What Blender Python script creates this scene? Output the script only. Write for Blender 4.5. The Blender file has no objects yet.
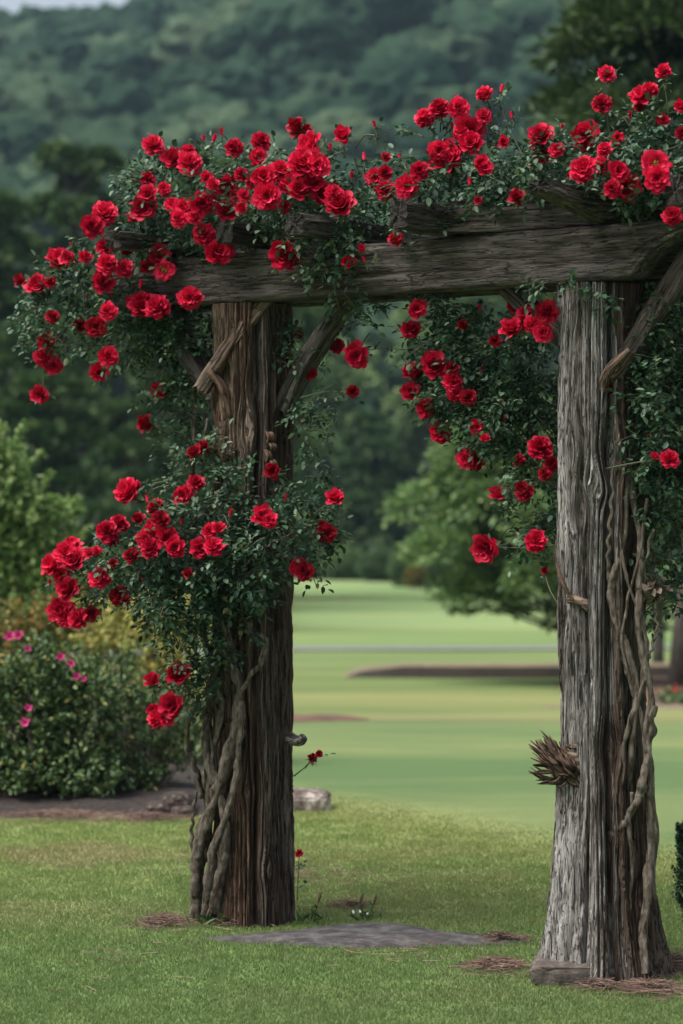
import bpy, math, random
import numpy as np
from mathutils import Vector, Matrix

rng = np.random.default_rng(11)
random.seed(11)
sc = bpy.context.scene
COL = sc.collection
F = 2500.0; CX = 341.5; HY = 473.0; H = 1.8175      # focal length in px, principal x, horizon row, eye height (m)

# ------------------------------------------------------------------ noise
_T = np.random.default_rng(5).random((64, 64, 64)).astype(np.float32)
def vnoise(P):
    P = np.asarray(P, dtype=np.float64)
    I = np.floor(P).astype(np.int64); f = P - I; f = f*f*(3-2*f)
    x0, y0, z0 = (I[..., k] & 63 for k in range(3)); x1, y1, z1 = (x0+1) & 63, (y0+1) & 63, (z0+1) & 63
    fx, fy, fz = f[..., 0], f[..., 1], f[..., 2]
    def l(a, b, t): return a + (b-a)*t
    return l(l(l(_T[x0,y0,z0], _T[x1,y0,z0], fx), l(_T[x0,y1,z0], _T[x1,y1,z0], fx), fy),
             l(l(_T[x0,y0,z1], _T[x1,y0,z1], fx), l(_T[x0,y1,z1], _T[x1,y1,z1], fx), fy), fz)*2-1
def fbm(P, o=4):
    P = np.asarray(P, dtype=np.float64); s = 0; a = 1.0; t = 0
    for k in range(o):
        s = s + a*vnoise(P*(2.03**k) + 17.3*k); t += a; a *= .5
    return s/t

# ------------------------------------------------------------------ placing
R2 = np.array([0.944, 9.06]); L2 = np.array([-0.359, 10.13])
D2 = (L2-R2)/np.linalg.norm(L2-R2)                  # along the arbor, to the far left post
N2 = np.array([-D2[1], D2[0]]);
if N2[1] > 0: N2 = -N2                              # out of the arbor's face, to the front left
SPAN = np.linalg.norm(L2-R2)
def at(px, py, Y): return np.array([(px-CX)/F*Y, Y, H+(HY-py)/F*Y])
def arb(px, py, off=0.0):
    r = np.array([(px-CX)/F, 1.0])
    t = (R2@N2 + off)/(r@N2)
    return np.array([r[0]*t, t, H+(HY-py)/F*t])
def loc3(a, n, z, base=R2): # arbor coordinates -> world
    p = base + D2*a + N2*n
    return np.array([p[0], p[1], z])
_gy = np.array([0, 9, 12.0, 14, 16.5, 20, 26, 34, 45, 65, 110, 140, 200])
_gz = np.array([0, 0, 0.0, -.015, -.10, -.2, -.54, -1.0, -1.46, -2.0, -2.67, -3.0, -3.0])
def gz(x, y):
    x = np.asarray(x, float); y = np.asarray(y, float)
    z = np.interp(y, _gy, _gz)
    P = np.stack([x*.35, y*.35, 0*x], -1)
    return z + .05*vnoise(np.stack([x*.13, y*.09, 0*x+4], -1))*np.clip((y-17)/10, 0, 3) + .012*vnoise(P)*np.clip((y-10.5)/3, 0, 1)*np.clip(1+y*.02, 0, 4)
def ground_at(px, py):
    Y = 9.0
    ys = np.linspace(6, 130, 4000); zs = gz((px-CX)/F*ys, ys)
    pr = HY + F*(H-zs)/ys
    i = np.argmin(np.abs(pr-py)); return np.array([(px-CX)/F*ys[i], ys[i], zs[i]])

# ------------------------------------------------------------------ mesh building
class Buf:
    def __init__(s): s.V = []; s.F = {3: [], 4: []}; s.M = {3: [], 4: []}; s.A = []; s.n = 0
    def add(s, V, Fs, mi=0, attr=None):
        V = np.asarray(V, float).reshape(-1, 3)
        if not isinstance(Fs, (list, tuple)): Fs = [Fs]
        for f in Fs:
            f = np.asarray(f, np.int64)
            if f.size == 0: continue
            s.F[f.shape[1]].append(f + s.n); s.M[f.shape[1]].append(np.full(len(f), mi, np.int32))
        s.V.append(V); s.n += len(V)
        s.A.append(np.zeros((len(V), 3)) if attr is None else np.asarray(attr, float))
    def build(s, name, mats, parent=None, smooth=True, attr=None):
        V = np.concatenate(s.V)
        org = np.zeros(3)
        if parent is not None:
            p = parent
            while p is not None: org = org + np.array(p.location); p = p.parent
        V = V - org
        me = bpy.data.meshes.new(name)
        me.vertices.add(len(V)); me.vertices.foreach_set('co', V.astype(np.float32).ravel())
        idx, start, mi, pos = [], [], [], 0
        for k in (3, 4):
            if s.F[k]:
                f = np.concatenate(s.F[k]); idx.append(f.ravel()); start.append(pos + np.arange(len(f))*k); pos += f.size
                mi.append(np.concatenate(s.M[k]))
        idx = np.concatenate(idx); start = np.concatenate(start); mi = np.concatenate(mi)
        me.loops.add(len(idx)); me.loops.foreach_set('vertex_index', idx.astype(np.int32))
        me.polygons.add(len(start)); me.polygons.foreach_set('loop_start', start.astype(np.int32))
        me.polygons.foreach_set('material_index', mi)
        me.update(calc_edges=True)
        me.polygons.foreach_set('use_smooth', np.full(len(start), smooth, bool))
        if attr:
            a = me.attributes.new(attr, 'FLOAT_VECTOR', 'POINT')
            a.data.foreach_set('vector', np.concatenate(s.A).astype(np.float32).ravel())
        for m in (mats if isinstance(mats, (list, tuple)) else [mats]): me.materials.append(m)
        o = bpy.data.objects.new(name, me); COL.objects.link(o)
        if parent is not None: o.parent = parent
        return o
def thing(name, label, cat, loc=(0, 0, 0), group=None):
    o = bpy.data.objects.new(name, None); COL.objects.link(o); o.location = Vector([float(v) for v in loc])
    o.empty_display_size = .1; o['label'] = label; o['category'] = cat
    if group: o['group'] = group
    return o
def tag(o, label, cat, group=None):
    o['label'] = label; o['category'] = cat
    if group: o['group'] = group
    return o
def kind(o, k): o['kind'] = k; return o

def catmull(P, n):
    P = np.asarray(P, float)
    if len(P) == 2: t = np.linspace(0, 1, n)[:, None]; return P[0]*(1-t)+P[1]*t
    Q = np.vstack([2*P[0]-P[1], P, 2*P[-1]-P[-2]]); m = len(P)-1
    u = np.linspace(0, m-1e-9, n); i = u.astype(int); t = (u-i)[:, None]
    p0, p1, p2, p3 = Q[i], Q[i+1], Q[i+2], Q[i+3]
    return .5*((2*p1)+(-p0+p2)*t+(2*p0-5*p1+4*p2-p3)*t**2+(-p0+3*p1-3*p2+p3)*t**3)
def tube(P, r, k=6, rough=0.0, seed=0.0):
    P = np.asarray(P, float); n = len(P); r = np.broadcast_to(np.asarray(r, float), (n,))
    T = np.gradient(P, axis=0); T /= np.linalg.norm(T, axis=1)[:, None]+1e-12
    up = np.array([0, 0, 1.0]) if abs(T[0][2]) < .9 else np.array([1.0, 0, 0])
    N = np.zeros_like(P); v = up-T[0]*(up@T[0]); N[0] = v/np.linalg.norm(v)
    for i in range(1, n):
        v = N[i-1]-T[i]*(N[i-1]@T[i]); N[i] = v/(np.linalg.norm(v)+1e-12)
    B = np.cross(T, N)
    a = np.arange(k)/k*2*np.pi
    rr = r[:, None]*np.ones(k)
    s = np.concatenate([[0], np.cumsum(np.linalg.norm(np.diff(P, axis=0), axis=1))])
    if rough:
        q = np.stack([np.cos(a)[None]*1.6+0*s[:, None]+seed, np.sin(a)[None]*1.6+0*s[:, None], s[:, None]*14+0*a[None]], -1)
        rr = rr*(1+rough*fbm(q, 3)*1.6)
    V = P[:, None]+rr[..., None]*(N[:, None]*np.cos(a)[None, :, None]+B[:, None]*np.sin(a)[None, :, None])
    A = np.stack([np.cos(a)[None]*r[:, None], np.sin(a)[None]*r[:, None], s[:, None]+0*a[None]], -1)
    i = np.arange(n-1)[:, None]*k; j = np.arange(k)[None]; j2 = (j+1) % k
    Q = np.stack([i+j, i+j2, i+k+j2, i+k+j], -1).reshape(-1, 4)
    V = V.reshape(-1, 3); A = A.reshape(-1, 3)
    V = np.vstack([V, P[0], P[-1]]); A = np.vstack([A, A[0], A[-1]])
    j = np.arange(k); j2 = (j+1) % k
    T3 = np.vstack([np.stack([np.full(k, n*k), j2, j], -1), np.stack([np.full(k, n*k+1), (n-1)*k+j, (n-1)*k+j2], -1)])
    return V, [Q, T3], A

def unit(v): return v/(np.linalg.norm(v, axis=-1, keepdims=True)+1e-12)
def rand_dirs(n): return unit(rng.normal(size=(n, 3)))

# ico sphere templates
def ico(level):
    t = (1+5**.5)/2
    V = [(-1,t,0),(1,t,0),(-1,-t,0),(1,-t,0),(0,-1,t),(0,1,t),(0,-1,-t),(0,1,-t),(t,0,-1),(t,0,1),(-t,0,-1),(-t,0,1)]
    Fc = [(0,11,5),(0,5,1),(0,1,7),(0,7,10),(0,10,11),(1,5,9),(5,11,4),(11,10,2),(10,7,6),(7,1,8),(3,9,4),(3,4,2),(3,2,6),(3,6,8),(3,8,9),(4,9,5),(2,4,11),(6,2,10),(8,6,7),(9,8,1)]
    V = [Vector(v).normalized() for v in V]
    for _ in range(level):
        c = {}; nf = []
        def mid(a, b):
            k = (min(a, b), max(a, b))
            if k not in c: c[k] = len(V); V.append(((V[a]+V[b])/2).normalized())
            return c[k]
        for a, b, d in Fc:
            x, y, z = mid(a, b), mid(b, d), mid(d, a); nf += [(a,x,z),(b,y,x),(d,z,y),(x,y,z)]
        Fc = nf
    return np.array([tuple(v) for v in V]), np.array(Fc)
ICO = {k: ico(k) for k in (1, 2, 3, 4)}

# ------------------------------------------------------------------ materials
def newmat(name):
    m = bpy.data.materials.new(name); m.use_nodes = True
    nt = m.node_tree; b = nt.nodes['Principled BSDF']; return m, nt, b, nt.nodes['Material Output']
def ramp(nt, fac, stops):
    r = nt.nodes.new('ShaderNodeValToRGB'); e = r.color_ramp.elements
    while len(e) < len(stops): e.new(.5)
    for el, (p, c) in zip(e, stops): el.position = p; el.color = (*c, 1)
    nt.links.new(fac, r.inputs[0]); return r.outputs[0]
def noise_node(nt, vec, scale, detail=4, rough=.55, dist=0):
    n = nt.nodes.new('ShaderNodeTexNoise'); n.inputs['Scale'].default_value = scale; n.inputs['Detail'].default_value = detail
    n.inputs['Roughness'].default_value = rough; n.inputs['Distortion'].default_value = dist
    if vec is not None: nt.links.new(vec, n.inputs['Vector'])
    return n.outputs['Fac']
def mapping(nt, vec, sc_):
    n = nt.nodes.new('ShaderNodeMapping'); n.inputs['Scale'].default_value = sc_; nt.links.new(vec, n.inputs['Vector']); return n.outputs[0]
def mixc(nt, fac, a, b, mode='MIX'):
    n = nt.nodes.new('ShaderNodeMix'); n.data_type = 'RGBA'; n.blend_type = mode
    for i, v in ((0, fac), (6, a), (7, b)):
        if isinstance(v, (int, float)): n.inputs[i].default_value = v
        elif isinstance(v, tuple): n.inputs[i].default_value = (*v, 1)
        else: nt.links.new(v, n.inputs[i])
    return n.outputs[2]
def math_(nt, op, a, b=None):
    n = nt.nodes.new('ShaderNodeMath'); n.operation = op
    for i, v in ((0, a), (1, b)):
        if v is None: continue
        if isinstance(v, (int, float)): n.inputs[i].default_value = v
        else: nt.links.new(v, n.inputs[i])
    return n.outputs[0]
def bump(nt, b, h, strength, dist):
    n = nt.nodes.new('ShaderNodeBump'); n.inputs['Strength'].default_value = strength; n.inputs['Distance'].default_value = dist
    nt.links.new(h, n.inputs['Height']); nt.links.new(n.outputs[0], b.inputs['Normal'])
def objc(nt): return nt.nodes.new('ShaderNodeTexCoord').outputs['Object']

def leaf_mat(name, stops, rough=.5, trans=.25, spec=.4):
    m, nt, b, out = newmat(name)
    g = nt.nodes.new('ShaderNodeNewGeometry')
    c = ramp(nt, g.outputs['Random Per Island'], stops)
    nt.links.new(c, b.inputs['Base Color']); b.inputs['Roughness'].default_value = rough
    b.inputs['Specular IOR Level'].default_value = spec
    if trans > 0:
        t = nt.nodes.new('ShaderNodeBsdfTranslucent'); nt.links.new(c, t.inputs['Color'])
        mx = nt.nodes.new('ShaderNodeMixShader'); mx.inputs[0].default_value = trans
        nt.links.new(b.outputs[0], mx.inputs[1]); nt.links.new(t.outputs[0], mx.inputs[2]); nt.links.new(mx.outputs[0], out.inputs[0])
    return m
def wood_mat(name, stops, silver, crack=.5, fine=1.0):
    m, nt, b, out = newmat(name)
    a = nt.nodes.new('ShaderNodeAttribute'); a.attribute_name = 'grain'
    v = a.outputs['Vector']
    n1 = noise_node(nt, mapping(nt, v, (34, 34, 3.2)), 1, 7, .68, .5)
    n2 = noise_node(nt, mapping(nt, v, (170, 170, 14)), 1, 4, .65, .3)
    n3 = noise_node(nt, mapping(nt, v, (75, 75, 5)), 1, 4, .6, .8)
    n4 = noise_node(nt, mapping(nt, v, (9, 9, 1.4)), 1, 3, .5)
    c = ramp(nt, n1, stops)
    c = mixc(nt, ramp(nt, n4, [(.42, (0,0,0)), (.66, (.75,.75,.75))]), c, mixc(nt, n2, silver, tuple(x*.62 for x in silver)))
    c = mixc(nt, ramp(nt, n2, [(.34, (.7,.7,.7)), (.47, (0,0,0))]), c, (.03, .022, .017))
    cr = ramp(nt, n3, [(.37, (1,1,1)), (.43, (0,0,0))])
    for sc_, wd in (((34, 34, 2.4), .011), ((80, 80, 5), .013)):
        q_ = noise_node(nt, mapping(nt, v, sc_), 1, 2, .5, .4); q_ = math_(nt, 'ABSOLUTE', math_(nt, 'ADD', q_, -.5))
        cr = math_(nt, 'MAXIMUM', cr, ramp(nt, q_, [(0, (1,1,1)), (wd, (0,0,0))]))
    n5 = noise_node(nt, mapping(nt, v, (5, 5, 3)), 1, 4, .6); c = mixc(nt, ramp(nt, n5, [(.32, (.45,.45,.45)), (.5, (0,0,0))]), c, tuple(x*.45 for x in stops[2][1]))
    c = mixc(nt, math_(nt, 'MULTIPLY', cr, crack), c, (.012, .009, .007))
    nt.links.new(c, b.inputs['Base Color']); b.inputs['Roughness'].default_value = .92; b.inputs['Specular IOR Level'].default_value = .2
    h = math_(nt, 'ADD', math_(nt, 'ADD', n2, math_(nt, 'MULTIPLY', n1, 1.2)), math_(nt, 'MULTIPLY', cr, -1.6))
    bump(nt, b, h, 1.0*fine, .011)
    return m
def bark_mat(name, stops, sx=18, sz=4, bd=.01):
    m, nt, b, out = newmat(name)
    v = mapping(nt, objc(nt), (sx, sx, sz)); n1 = noise_node(nt, v, 1, 6, .65, .4)
    nt.links.new(ramp(nt, n1, stops), b.inputs['Base Color']); b.inputs['Roughness'].default_value = .9
    b.inputs['Specular IOR Level'].default_value = .2
    bump(nt, b, n1, .8, bd); return m
def stone_mat(name, stops, scale=14, bd=.01):
    m, nt, b, out = newmat(name); o = objc(nt)
    n1 = noise_node(nt, o, scale, 8, .65, .3); n2 = noise_node(nt, o, scale*6, 4, .6)
    c = ramp(nt, n1, stops); c = mixc(nt, .35, c, ramp(nt, n2, [(.35, (.05,.045,.04)), (.65, (.5,.48,.44))]), 'MULTIPLY') if False else mixc(nt, ramp(nt, n2, [(.35, (.5,.5,.5)), (.5, (0,0,0))]), c, (.04,.035,.03))
    nt.links.new(c, b.inputs['Base Color']); b.inputs['Roughness'].default_value = .88
    bump(nt, b, math_(nt, 'ADD', n1, math_(nt, 'MULTIPLY', n2, .35)), .7, bd); return m
def plain(name, c, rough=.6):
    m, nt, b, out = newmat(name); n = noise_node(nt, objc(nt), 30, 3)
    nt.links.new(ramp(nt, n, [(.3, tuple(x*.8 for x in c)), (.7, tuple(min(1, x*1.15) for x in c))]), b.inputs['Base Color'])
    b.inputs['Roughness'].default_value = rough; return m

M = {}
M['post_pale'] = wood_mat('weathered_post_wood', [(.30, (.035,.027,.022)), (.44, (.12,.098,.080)), (.56, (.32,.29,.265)), (.70, (.62,.60,.575))], (.70, .67, .64), .9)
M['post_brown'] = wood_mat('brown_post_wood', [(.28, (.032,.020,.015)), (.45, (.095,.060,.044)), (.6, (.155,.108,.082)), (.75, (.25,.20,.165))], (.20, .17, .145), .8)
M['beam'] = wood_mat('beam_wood', [(.30, (.020,.016,.014)), (.45, (.055,.045,.038)), (.57, (.12,.102,.09)), (.70, (.26,.235,.215))], (.20, .18, .165), .8)
M['brace'] = wood_mat('brace_wood', [(.28, (.028,.021,.018)), (.45, (.07,.054,.044)), (.6, (.12,.097,.082)), (.78, (.20,.175,.155))], (.15, .13, .115), .6)
M['cane'] = bark_mat('cane_bark', [(.34, (.030,.022,.016)), (.48, (.095,.075,.058)), (.66, (.19,.165,.135))], 70, 22, .008)
M['thincane'] = plain('green_cane', (.07, .075, .035))
M['leafA'] = leaf_mat('rose_leaf', [(0, (.012,.036,.018)), (.45, (.030,.076,.038)), (.8, (.068,.132,.070)), (.95, (.17,.25,.15)), (1, (.15,.15,.06))], .46, .2, .35)
def petal(name, stops):
    m = leaf_mat(name, stops, .55, .22, .25); return m
M['petal'] = petal('red_petal', [(0, (.48,.003,.030)), (.5, (.74,.008,.062)), (1, (.92,.045,.125))])
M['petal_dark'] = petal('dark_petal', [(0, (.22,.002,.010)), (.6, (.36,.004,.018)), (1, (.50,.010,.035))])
M['petal_pink'] = petal('pink_petal', [(0, (.42,.03,.14)), (1, (.66,.09,.26))])
M['calyx'] = plain('calyx_green', (.05, .09, .03))
M['stamen'] = plain('stamen_yellow', (.55, .33, .05))
M['bark'] = bark_mat('tree_bark', [(.3, (.03,.026,.022)), (.6, (.09,.08,.068)), (.8, (.15,.135,.12))], 6, 1.5, .04)

# lawn
def lawn_color(nt, blades):
    g = nt.nodes.new('ShaderNodeNewGeometry'); pos = g.outputs['Position']
    s = nt.nodes.new('ShaderNodeSeparateXYZ'); nt.links.new(pos, s.inputs[0]); X, Y = s.outputs[0], s.outputs[1]
    nb = noise_node(nt, mapping(nt, pos, (.5, .9, .5)), 1, 4, .6)        # broad dry patches
    nm = noise_node(nt, pos, 5, 5, .65); nf = noise_node(nt, pos, 60, 4, .7)
    nbig = noise_node(nt, mapping(nt, pos, (.03, .03, .03)), 1, 3)
    near = ramp(nt, nm, [(.3, (.15,.215,.065)), (.5, (.23,.29,.098)), (.7, (.32,.36,.14))])
    dry = ramp(nt, nf, [(.3, (.20,.18,.085)), (.7, (.40,.33,.19))])
    # worn dry band on the left, further in front of the bed
    dx = math_(nt, 'ABSOLUTE', math_(nt, 'ADD', X, 1.25)); dy = math_(nt, 'ABSOLUTE', math_(nt, 'ADD', Y, -11.9))
    e = math_(nt, 'ADD', math_(nt, 'MULTIPLY', dx, .8), math_(nt, 'MULTIPLY', dy, .95))
    band = ramp(nt, math_(nt, 'ADD', e, math_(nt, 'MULTIPLY', nm, .9)), [(.75, (.85,.85,.85)), (1.55, (0,0,0))])
    spots = ramp(nt, math_(nt, 'ADD', math_(nt, 'MULTIPLY', nb, .75), math_(nt, 'MULTIPLY', nm, .35)), [(.52, (0,0,0)), (.68, (.6,.6,.6))])
    dfac = math_(nt, 'MAXIMUM', band, spots)
    near = mixc(nt, dfac, near, dry)
    # zones further out by distance (real mown bands)
    yw = math_(nt, 'ADD', Y, math_(nt, 'MULTIPLY', math_(nt, 'ADD', nbig, -.5), 5))
    fy = math_(nt, 'DIVIDE', yw, 120)
    k = 1/120
    far = ramp(nt, fy, [(0, (.115,.175,.068)), (16*k, (.095,.155,.066)), (18*k, (.115,.175,.072)), (20*k, (.095,.155,.066)), (21.6*k, (.19,.17,.085)), (23.2*k, (.17,.205,.08)),
        (27*k, (.20,.205,.08)), (30*k, (.10,.16,.055)), (34*k, (.155,.195,.07)), (42*k, (.12,.185,.068)), (47*k, (.13,.215,.08)),
        (58*k, (.13,.22,.08)), (63*k, (.235,.325,.14)), (72*k, (.215,.305,.13)), (80*k, (.13,.21,.08)), (95*k, (.21,.30,.13)), (112*k, (.18,.24,.11))])
    nw = noise_node(nt, mapping(nt, pos, (.10, .35, .2)), 1, 5, .65); far = mixc(nt, ramp(nt, nw, [(.42, (0,0,0)), (.64, (.5,.5,.5))]), far, (.30,.31,.13))
    far = mixc(nt, ramp(nt, nw, [(.30, (.5,.5,.5)), (.48, (0,0,0))]), far, (.10,.165,.06)); far = mixc(nt, math_(nt, 'MULTIPLY', nm, .2), far, (.10,.14,.05))
    # curved edge of the near lawn
    ed = math_(nt, 'ADD', math_(nt, 'ADD', Y, -14.25), math_(nt, 'ADD', math_(nt, 'MULTIPLY', X, 1.5), math_(nt, 'MULTIPLY', math_(nt, 'MULTIPLY', X, X), -.12)))
    ed = math_(nt, 'ADD', ed, math_(nt, 'MULTIPLY', math_(nt, 'ADD', nm, -.5), 1.6))
    rim = ramp(nt, math_(nt, 'MULTIPLY', math_(nt, 'ABSOLUTE', math_(nt, 'ADD', ed, .3)), .7), [(0, (.8,.8,.8)), (.9, (0,0,0))])
    near = mixc(nt, ramp(nt, math_(nt, 'DIVIDE', math_(nt, 'ADD', Y, math_(nt, 'MULTIPLY', nb, 3)), 20), [(.52, (.75,.75,.75)), (.68, (0,0,0))]), near, (.115,.195,.07))
    near = mixc(nt, rim, near, (.30,.31,.12))
    zone = ramp(nt, math_(nt, 'MULTIPLY', math_(nt, 'ADD', ed, 1.0), .6), [(.05, (0,0,0)), (.95, (1,1,1))])
    c = mixc(nt, zone, near, far)
    if blades:
        c = mixc(nt, .26, c, ramp(nt, g.outputs['Random Per Island'], [(0, (.12,.19,.05)), (.6, (.24,.32,.095)), (.9, (.38,.42,.18)), (1, (.54,.48,.30))]))
    else:
        c = mixc(nt, ramp(nt, nf, [(.3, (.3,.3,.3)), (.6, (0,0,0))]), c, (.07,.11,.03))
    return c, nf, nm
m, nt, b, out = newmat('lawn'); c, nf, nm = lawn_color(nt, False)
nt.links.new(c, b.inputs['Base Color']); b.inputs['Roughness'].default_value = .9; b.inputs['Specular IOR Level'].default_value = .1
bump(nt, b, math_(nt, 'ADD', nf, nm), .6, .02); M['lawn'] = m
m, nt, b, out = newmat('grass_blade'); c, nf, nm = lawn_color(nt, True)
nt.links.new(c, b.inputs['Base Color']); b.inputs['Roughness'].default_value = .7; b.inputs['Specular IOR Level'].default_value = .2
t = nt.nodes.new('ShaderNodeBsdfTranslucent'); nt.links.new(c, t.inputs[0]); mx = nt.nodes.new('ShaderNodeMixShader'); mx.inputs[0].default_value = .42
nt.links.new(b.outputs[0], mx.inputs[1]); nt.links.new(t.outputs[0], mx.inputs[2]); nt.links.new(mx.outputs[0], out.inputs[0]); M['blade'] = m

# ------------------------------------------------------------------ ground, paths
def grid_sheet(xs, ys, zf):
    X, Y = np.meshgrid(xs, ys); V = np.stack([X, Y, zf(X, Y)], -1).reshape(-1, 3)
    nx, ny = len(xs), len(ys); i = np.arange(ny-1)[:, None]*nx; j = np.arange(nx-1)[None]
    return V, np.stack([i+j, i+j+1, i+nx+j+1, i+nx+j], -1).reshape(-1, 4)
xs = np.unique(np.concatenate([np.linspace(-160, -6, 40), np.linspace(-6, 6, 130), np.linspace(6, 160, 40)]))
ys = np.unique(np.concatenate([np.linspace(-12, 6, 12), np.linspace(6, 24, 160), np.linspace(24, 150, 140)]))
B = Buf(); B.add(*grid_sheet(xs, ys, gz)); kind(B.build('lawn', M['lawn']), 'structure')

def strip(name, mat, x0, x1, yfun, w, dz=.004, n=80, k=6, lift=0):
    B = Buf(); x = np.linspace(x0, x1, n); v = np.linspace(-.5, .5, k)
    X = np.repeat(x[None], k, 0); Y = yfun(X) + v[:, None]*w
    Z = gz(X, Y)+dz + lift*np.cos(v[:, None]*np.pi)**.5
    V = np.stack([X, Y, Z], -1).reshape(-1, 3); i = np.arange(k-1)[:, None]*n; j = np.arange(n-1)[None]
    B.add(V, np.stack([i+j, i+j+1, i+n+j+1, i+n+j], -1).reshape(-1, 4)); return B.build(name, mat)
M['path'] = stone_mat('path_surface', [(.3, (.155,.165,.145)), (.7, (.20,.21,.185))], 3, .004)
kind(strip('cart_path', M['path'], -40, 60, lambda x: 45.5+.02*x, 1.5, .03, lift=.02), 'structure')
M['mulch'] = stone_mat('mulch', [(.40, (.010,.006,.005)), (.52, (.026,.016,.013)), (.68, (.07,.045,.037))], 30, .03)
M['mulch_red'] = stone_mat('red_mulch', [(.3, (.07,.035,.022)), (.7, (.17,.09,.06))], 6, .03)

# low bank edge across the fairway
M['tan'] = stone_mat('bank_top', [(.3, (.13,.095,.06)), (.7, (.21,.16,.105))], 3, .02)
M['bankshade'] = stone_mat('shaded_bank_side', [(.3, (.018,.014,.010)), (.7, (.05,.036,.026))], 4, .03)  # dark brown face, with the shade under the tan top put into its colour
def bank(name, label, x0, x1, y0, h, w, cat):
    root = thing(name, label, cat, ((x0+x1)/2, y0, float(gz((x0+x1)/2, y0))))
    n = 90; x = np.linspace(x0, x1, n); top = np.clip(np.minimum(x-x0, x1-x)/.8, 0, 1)**.5*h
    jit = .12*vnoise(np.stack([x*1.3, x*0, x*0], -1))
    for nm_, prof, mt in (('face', [(0, -.06), (.02, .5), (.05, 1.0)], M['bankshade']), ('coping', [(.045, 1.003), (.06, 1.06), (w*.5, 1.12), (w, 1.0), (w+.15, -.1)], M['tan'])):
        B = Buf(); V = []
        for dy, zz in prof: V.append(np.stack([x, y0+dy+jit, gz(x, x*0+y0)+zz*top], -1))
        k = len(prof); V = np.array(V).reshape(-1, 3); i = np.arange(k-1)[:, None]*n; j = np.arange(n-1)[None]
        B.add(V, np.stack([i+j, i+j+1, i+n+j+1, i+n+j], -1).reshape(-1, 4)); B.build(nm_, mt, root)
bank('retaining_wall', 'low brown wall, tan top, shade-painted face, crossing the fairway beyond the gap between posts', .06, 12, 33.5, .15, .75, 'low wall')
def patch(name, mat, pts, mound=.0, dz=.006, rough=.12, seed=0):
    """flat irregular patch lying on the ground: centre + rings"""
    pts = np.asarray(pts, float); c = pts.mean(0); P = catmull(np.vstack([pts, pts[:1]]), 90)[:-1]
    B = Buf(); k = len(P); V = []
    rad = [0.0, .2, .4, .6, .75, .88, .95, 1.0]
    for t in rad:
        j = vnoise(np.stack([P[:, 0]*7+seed, P[:, 1]*7, P[:, 0]*0+3], -1))*rough*t
        q = c+(P-c)*(t*(1+j))[:, None]
        z = gz(q[:, 0], q[:, 1])+dz*(1 if t < 1 else -1.5)+mound*(1-t**4)*(1+.5*vnoise(np.stack([q[:, 0]*5, q[:, 1]*5, q[:, 0]*0+seed], -1)))
        V.append(np.column_stack([q, z]))
    V = np.array(V).reshape(-1, 3); i = np.arange(len(rad)-1)[:, None]*k; j = np.arange(k)[None]; j2 = (j+1) % k
    B.add(V, np.stack([i+j, i+k+j, i+k+j2, i+j2], -1).reshape(-1, 4)); return B.build(name, mat)
def gpts(l): return [ground_at(x, y)[:2] for x, y in l]
kind(patch('mulch_bed', M['mulch'], [(-4.2,13.7),(-3,13.4),(-2.0,13.35),(-1.3,13.3),(-.75,13.4),(-.5,13.8),(-.6,15),(-1.2,16.6),(-2.5,17),(-4.2,16.8)], .05), 'stuff')
kind(patch('red_bank', M['mulch_red'], [(-1.3,20.9),(-.6,20.5),(0,20.8),(.25,21.1),(0,21.5),(-.7,21.5)], .03), 'structure')
kind(patch('tree_bed', M['mulch_red'], [(3.0,25.3),(5,24.6),(8,24.3),(12,26),(12,36),(6,38),(3.2,33),(2.6,28)], .03), 'structure')
kind(patch('tan_edge', M['tan'], [(2.0,24.0),(4,23.6),(8,23.2),(12,23.6),(12,24.7),(8,24.4),(4.6,24.9),(2.4,25.1)], .02), 'structure')
kind(patch('shrub_bed', M['mulch_red'], [(-9,104),(-2,101),(3,98.5),(6,97),(5,100),(0,105),(-8,112)], .1), 'structure')

# grass blades (nearer part of the lawn)
def grass():
    n = 480000
    Y = 7.2+ (rng.random(n)**1.25)*7.6; X = (rng.random(n)-.5)*2*(.1366*Y+.55)
    e = Y-14.25+1.5*X-.12*X*X
    keep = rng.random(n) < np.clip((1.0-e)/1.7, 0, 1)**1.3; keep |= (e < -.6)
    keep &= ~((((X+1.9)/1.35)**8+((Y-14.6)/1.42)**8) < 1)
    X, Y = X[keep], Y[keep]; n = len(X)
    cl = vnoise(np.stack([X*9, Y*9, X*0], -1))
    h = (.011+.010*rng.random(n)+.005*cl)*np.clip(.45-e[keep]*.5, .25, 1); w = .0014+.0014*rng.random(n)
    a = rng.random(n)*2*np.pi; lean = rng.random(n)*.9; la = rng.random(n)*2*np.pi
    z = gz(X, Y)-.002
    dx, dy = np.cos(a)*w, np.sin(a)*w; lx, ly = np.cos(la)*h*lean, np.sin(la)*h*lean
    p0 = np.stack([X-dx, Y-dy, z], -1); p1 = np.stack([X+dx, Y+dy, z], -1)
    p2 = np.stack([X+lx*.35+dx*.7, Y+ly*.35+dy*.7, z+h*.6], -1); p3 = np.stack([X+lx*.35-dx*.7, Y+ly*.35-dy*.7, z+h*.6], -1)
    p4 = np.stack([X+lx, Y+ly, z+h], -1)
    V = np.stack([p0, p1, p2, p3, p4], 1).reshape(-1, 3); i = np.arange(n)[:, None]*5
    B = Buf(); B.add(V, [i+np.array([[0, 1, 2, 3]]), i+np.array([[3, 2, 4]])]); kind(B.build('grass', M['blade']), 'stuff')
grass()

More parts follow.
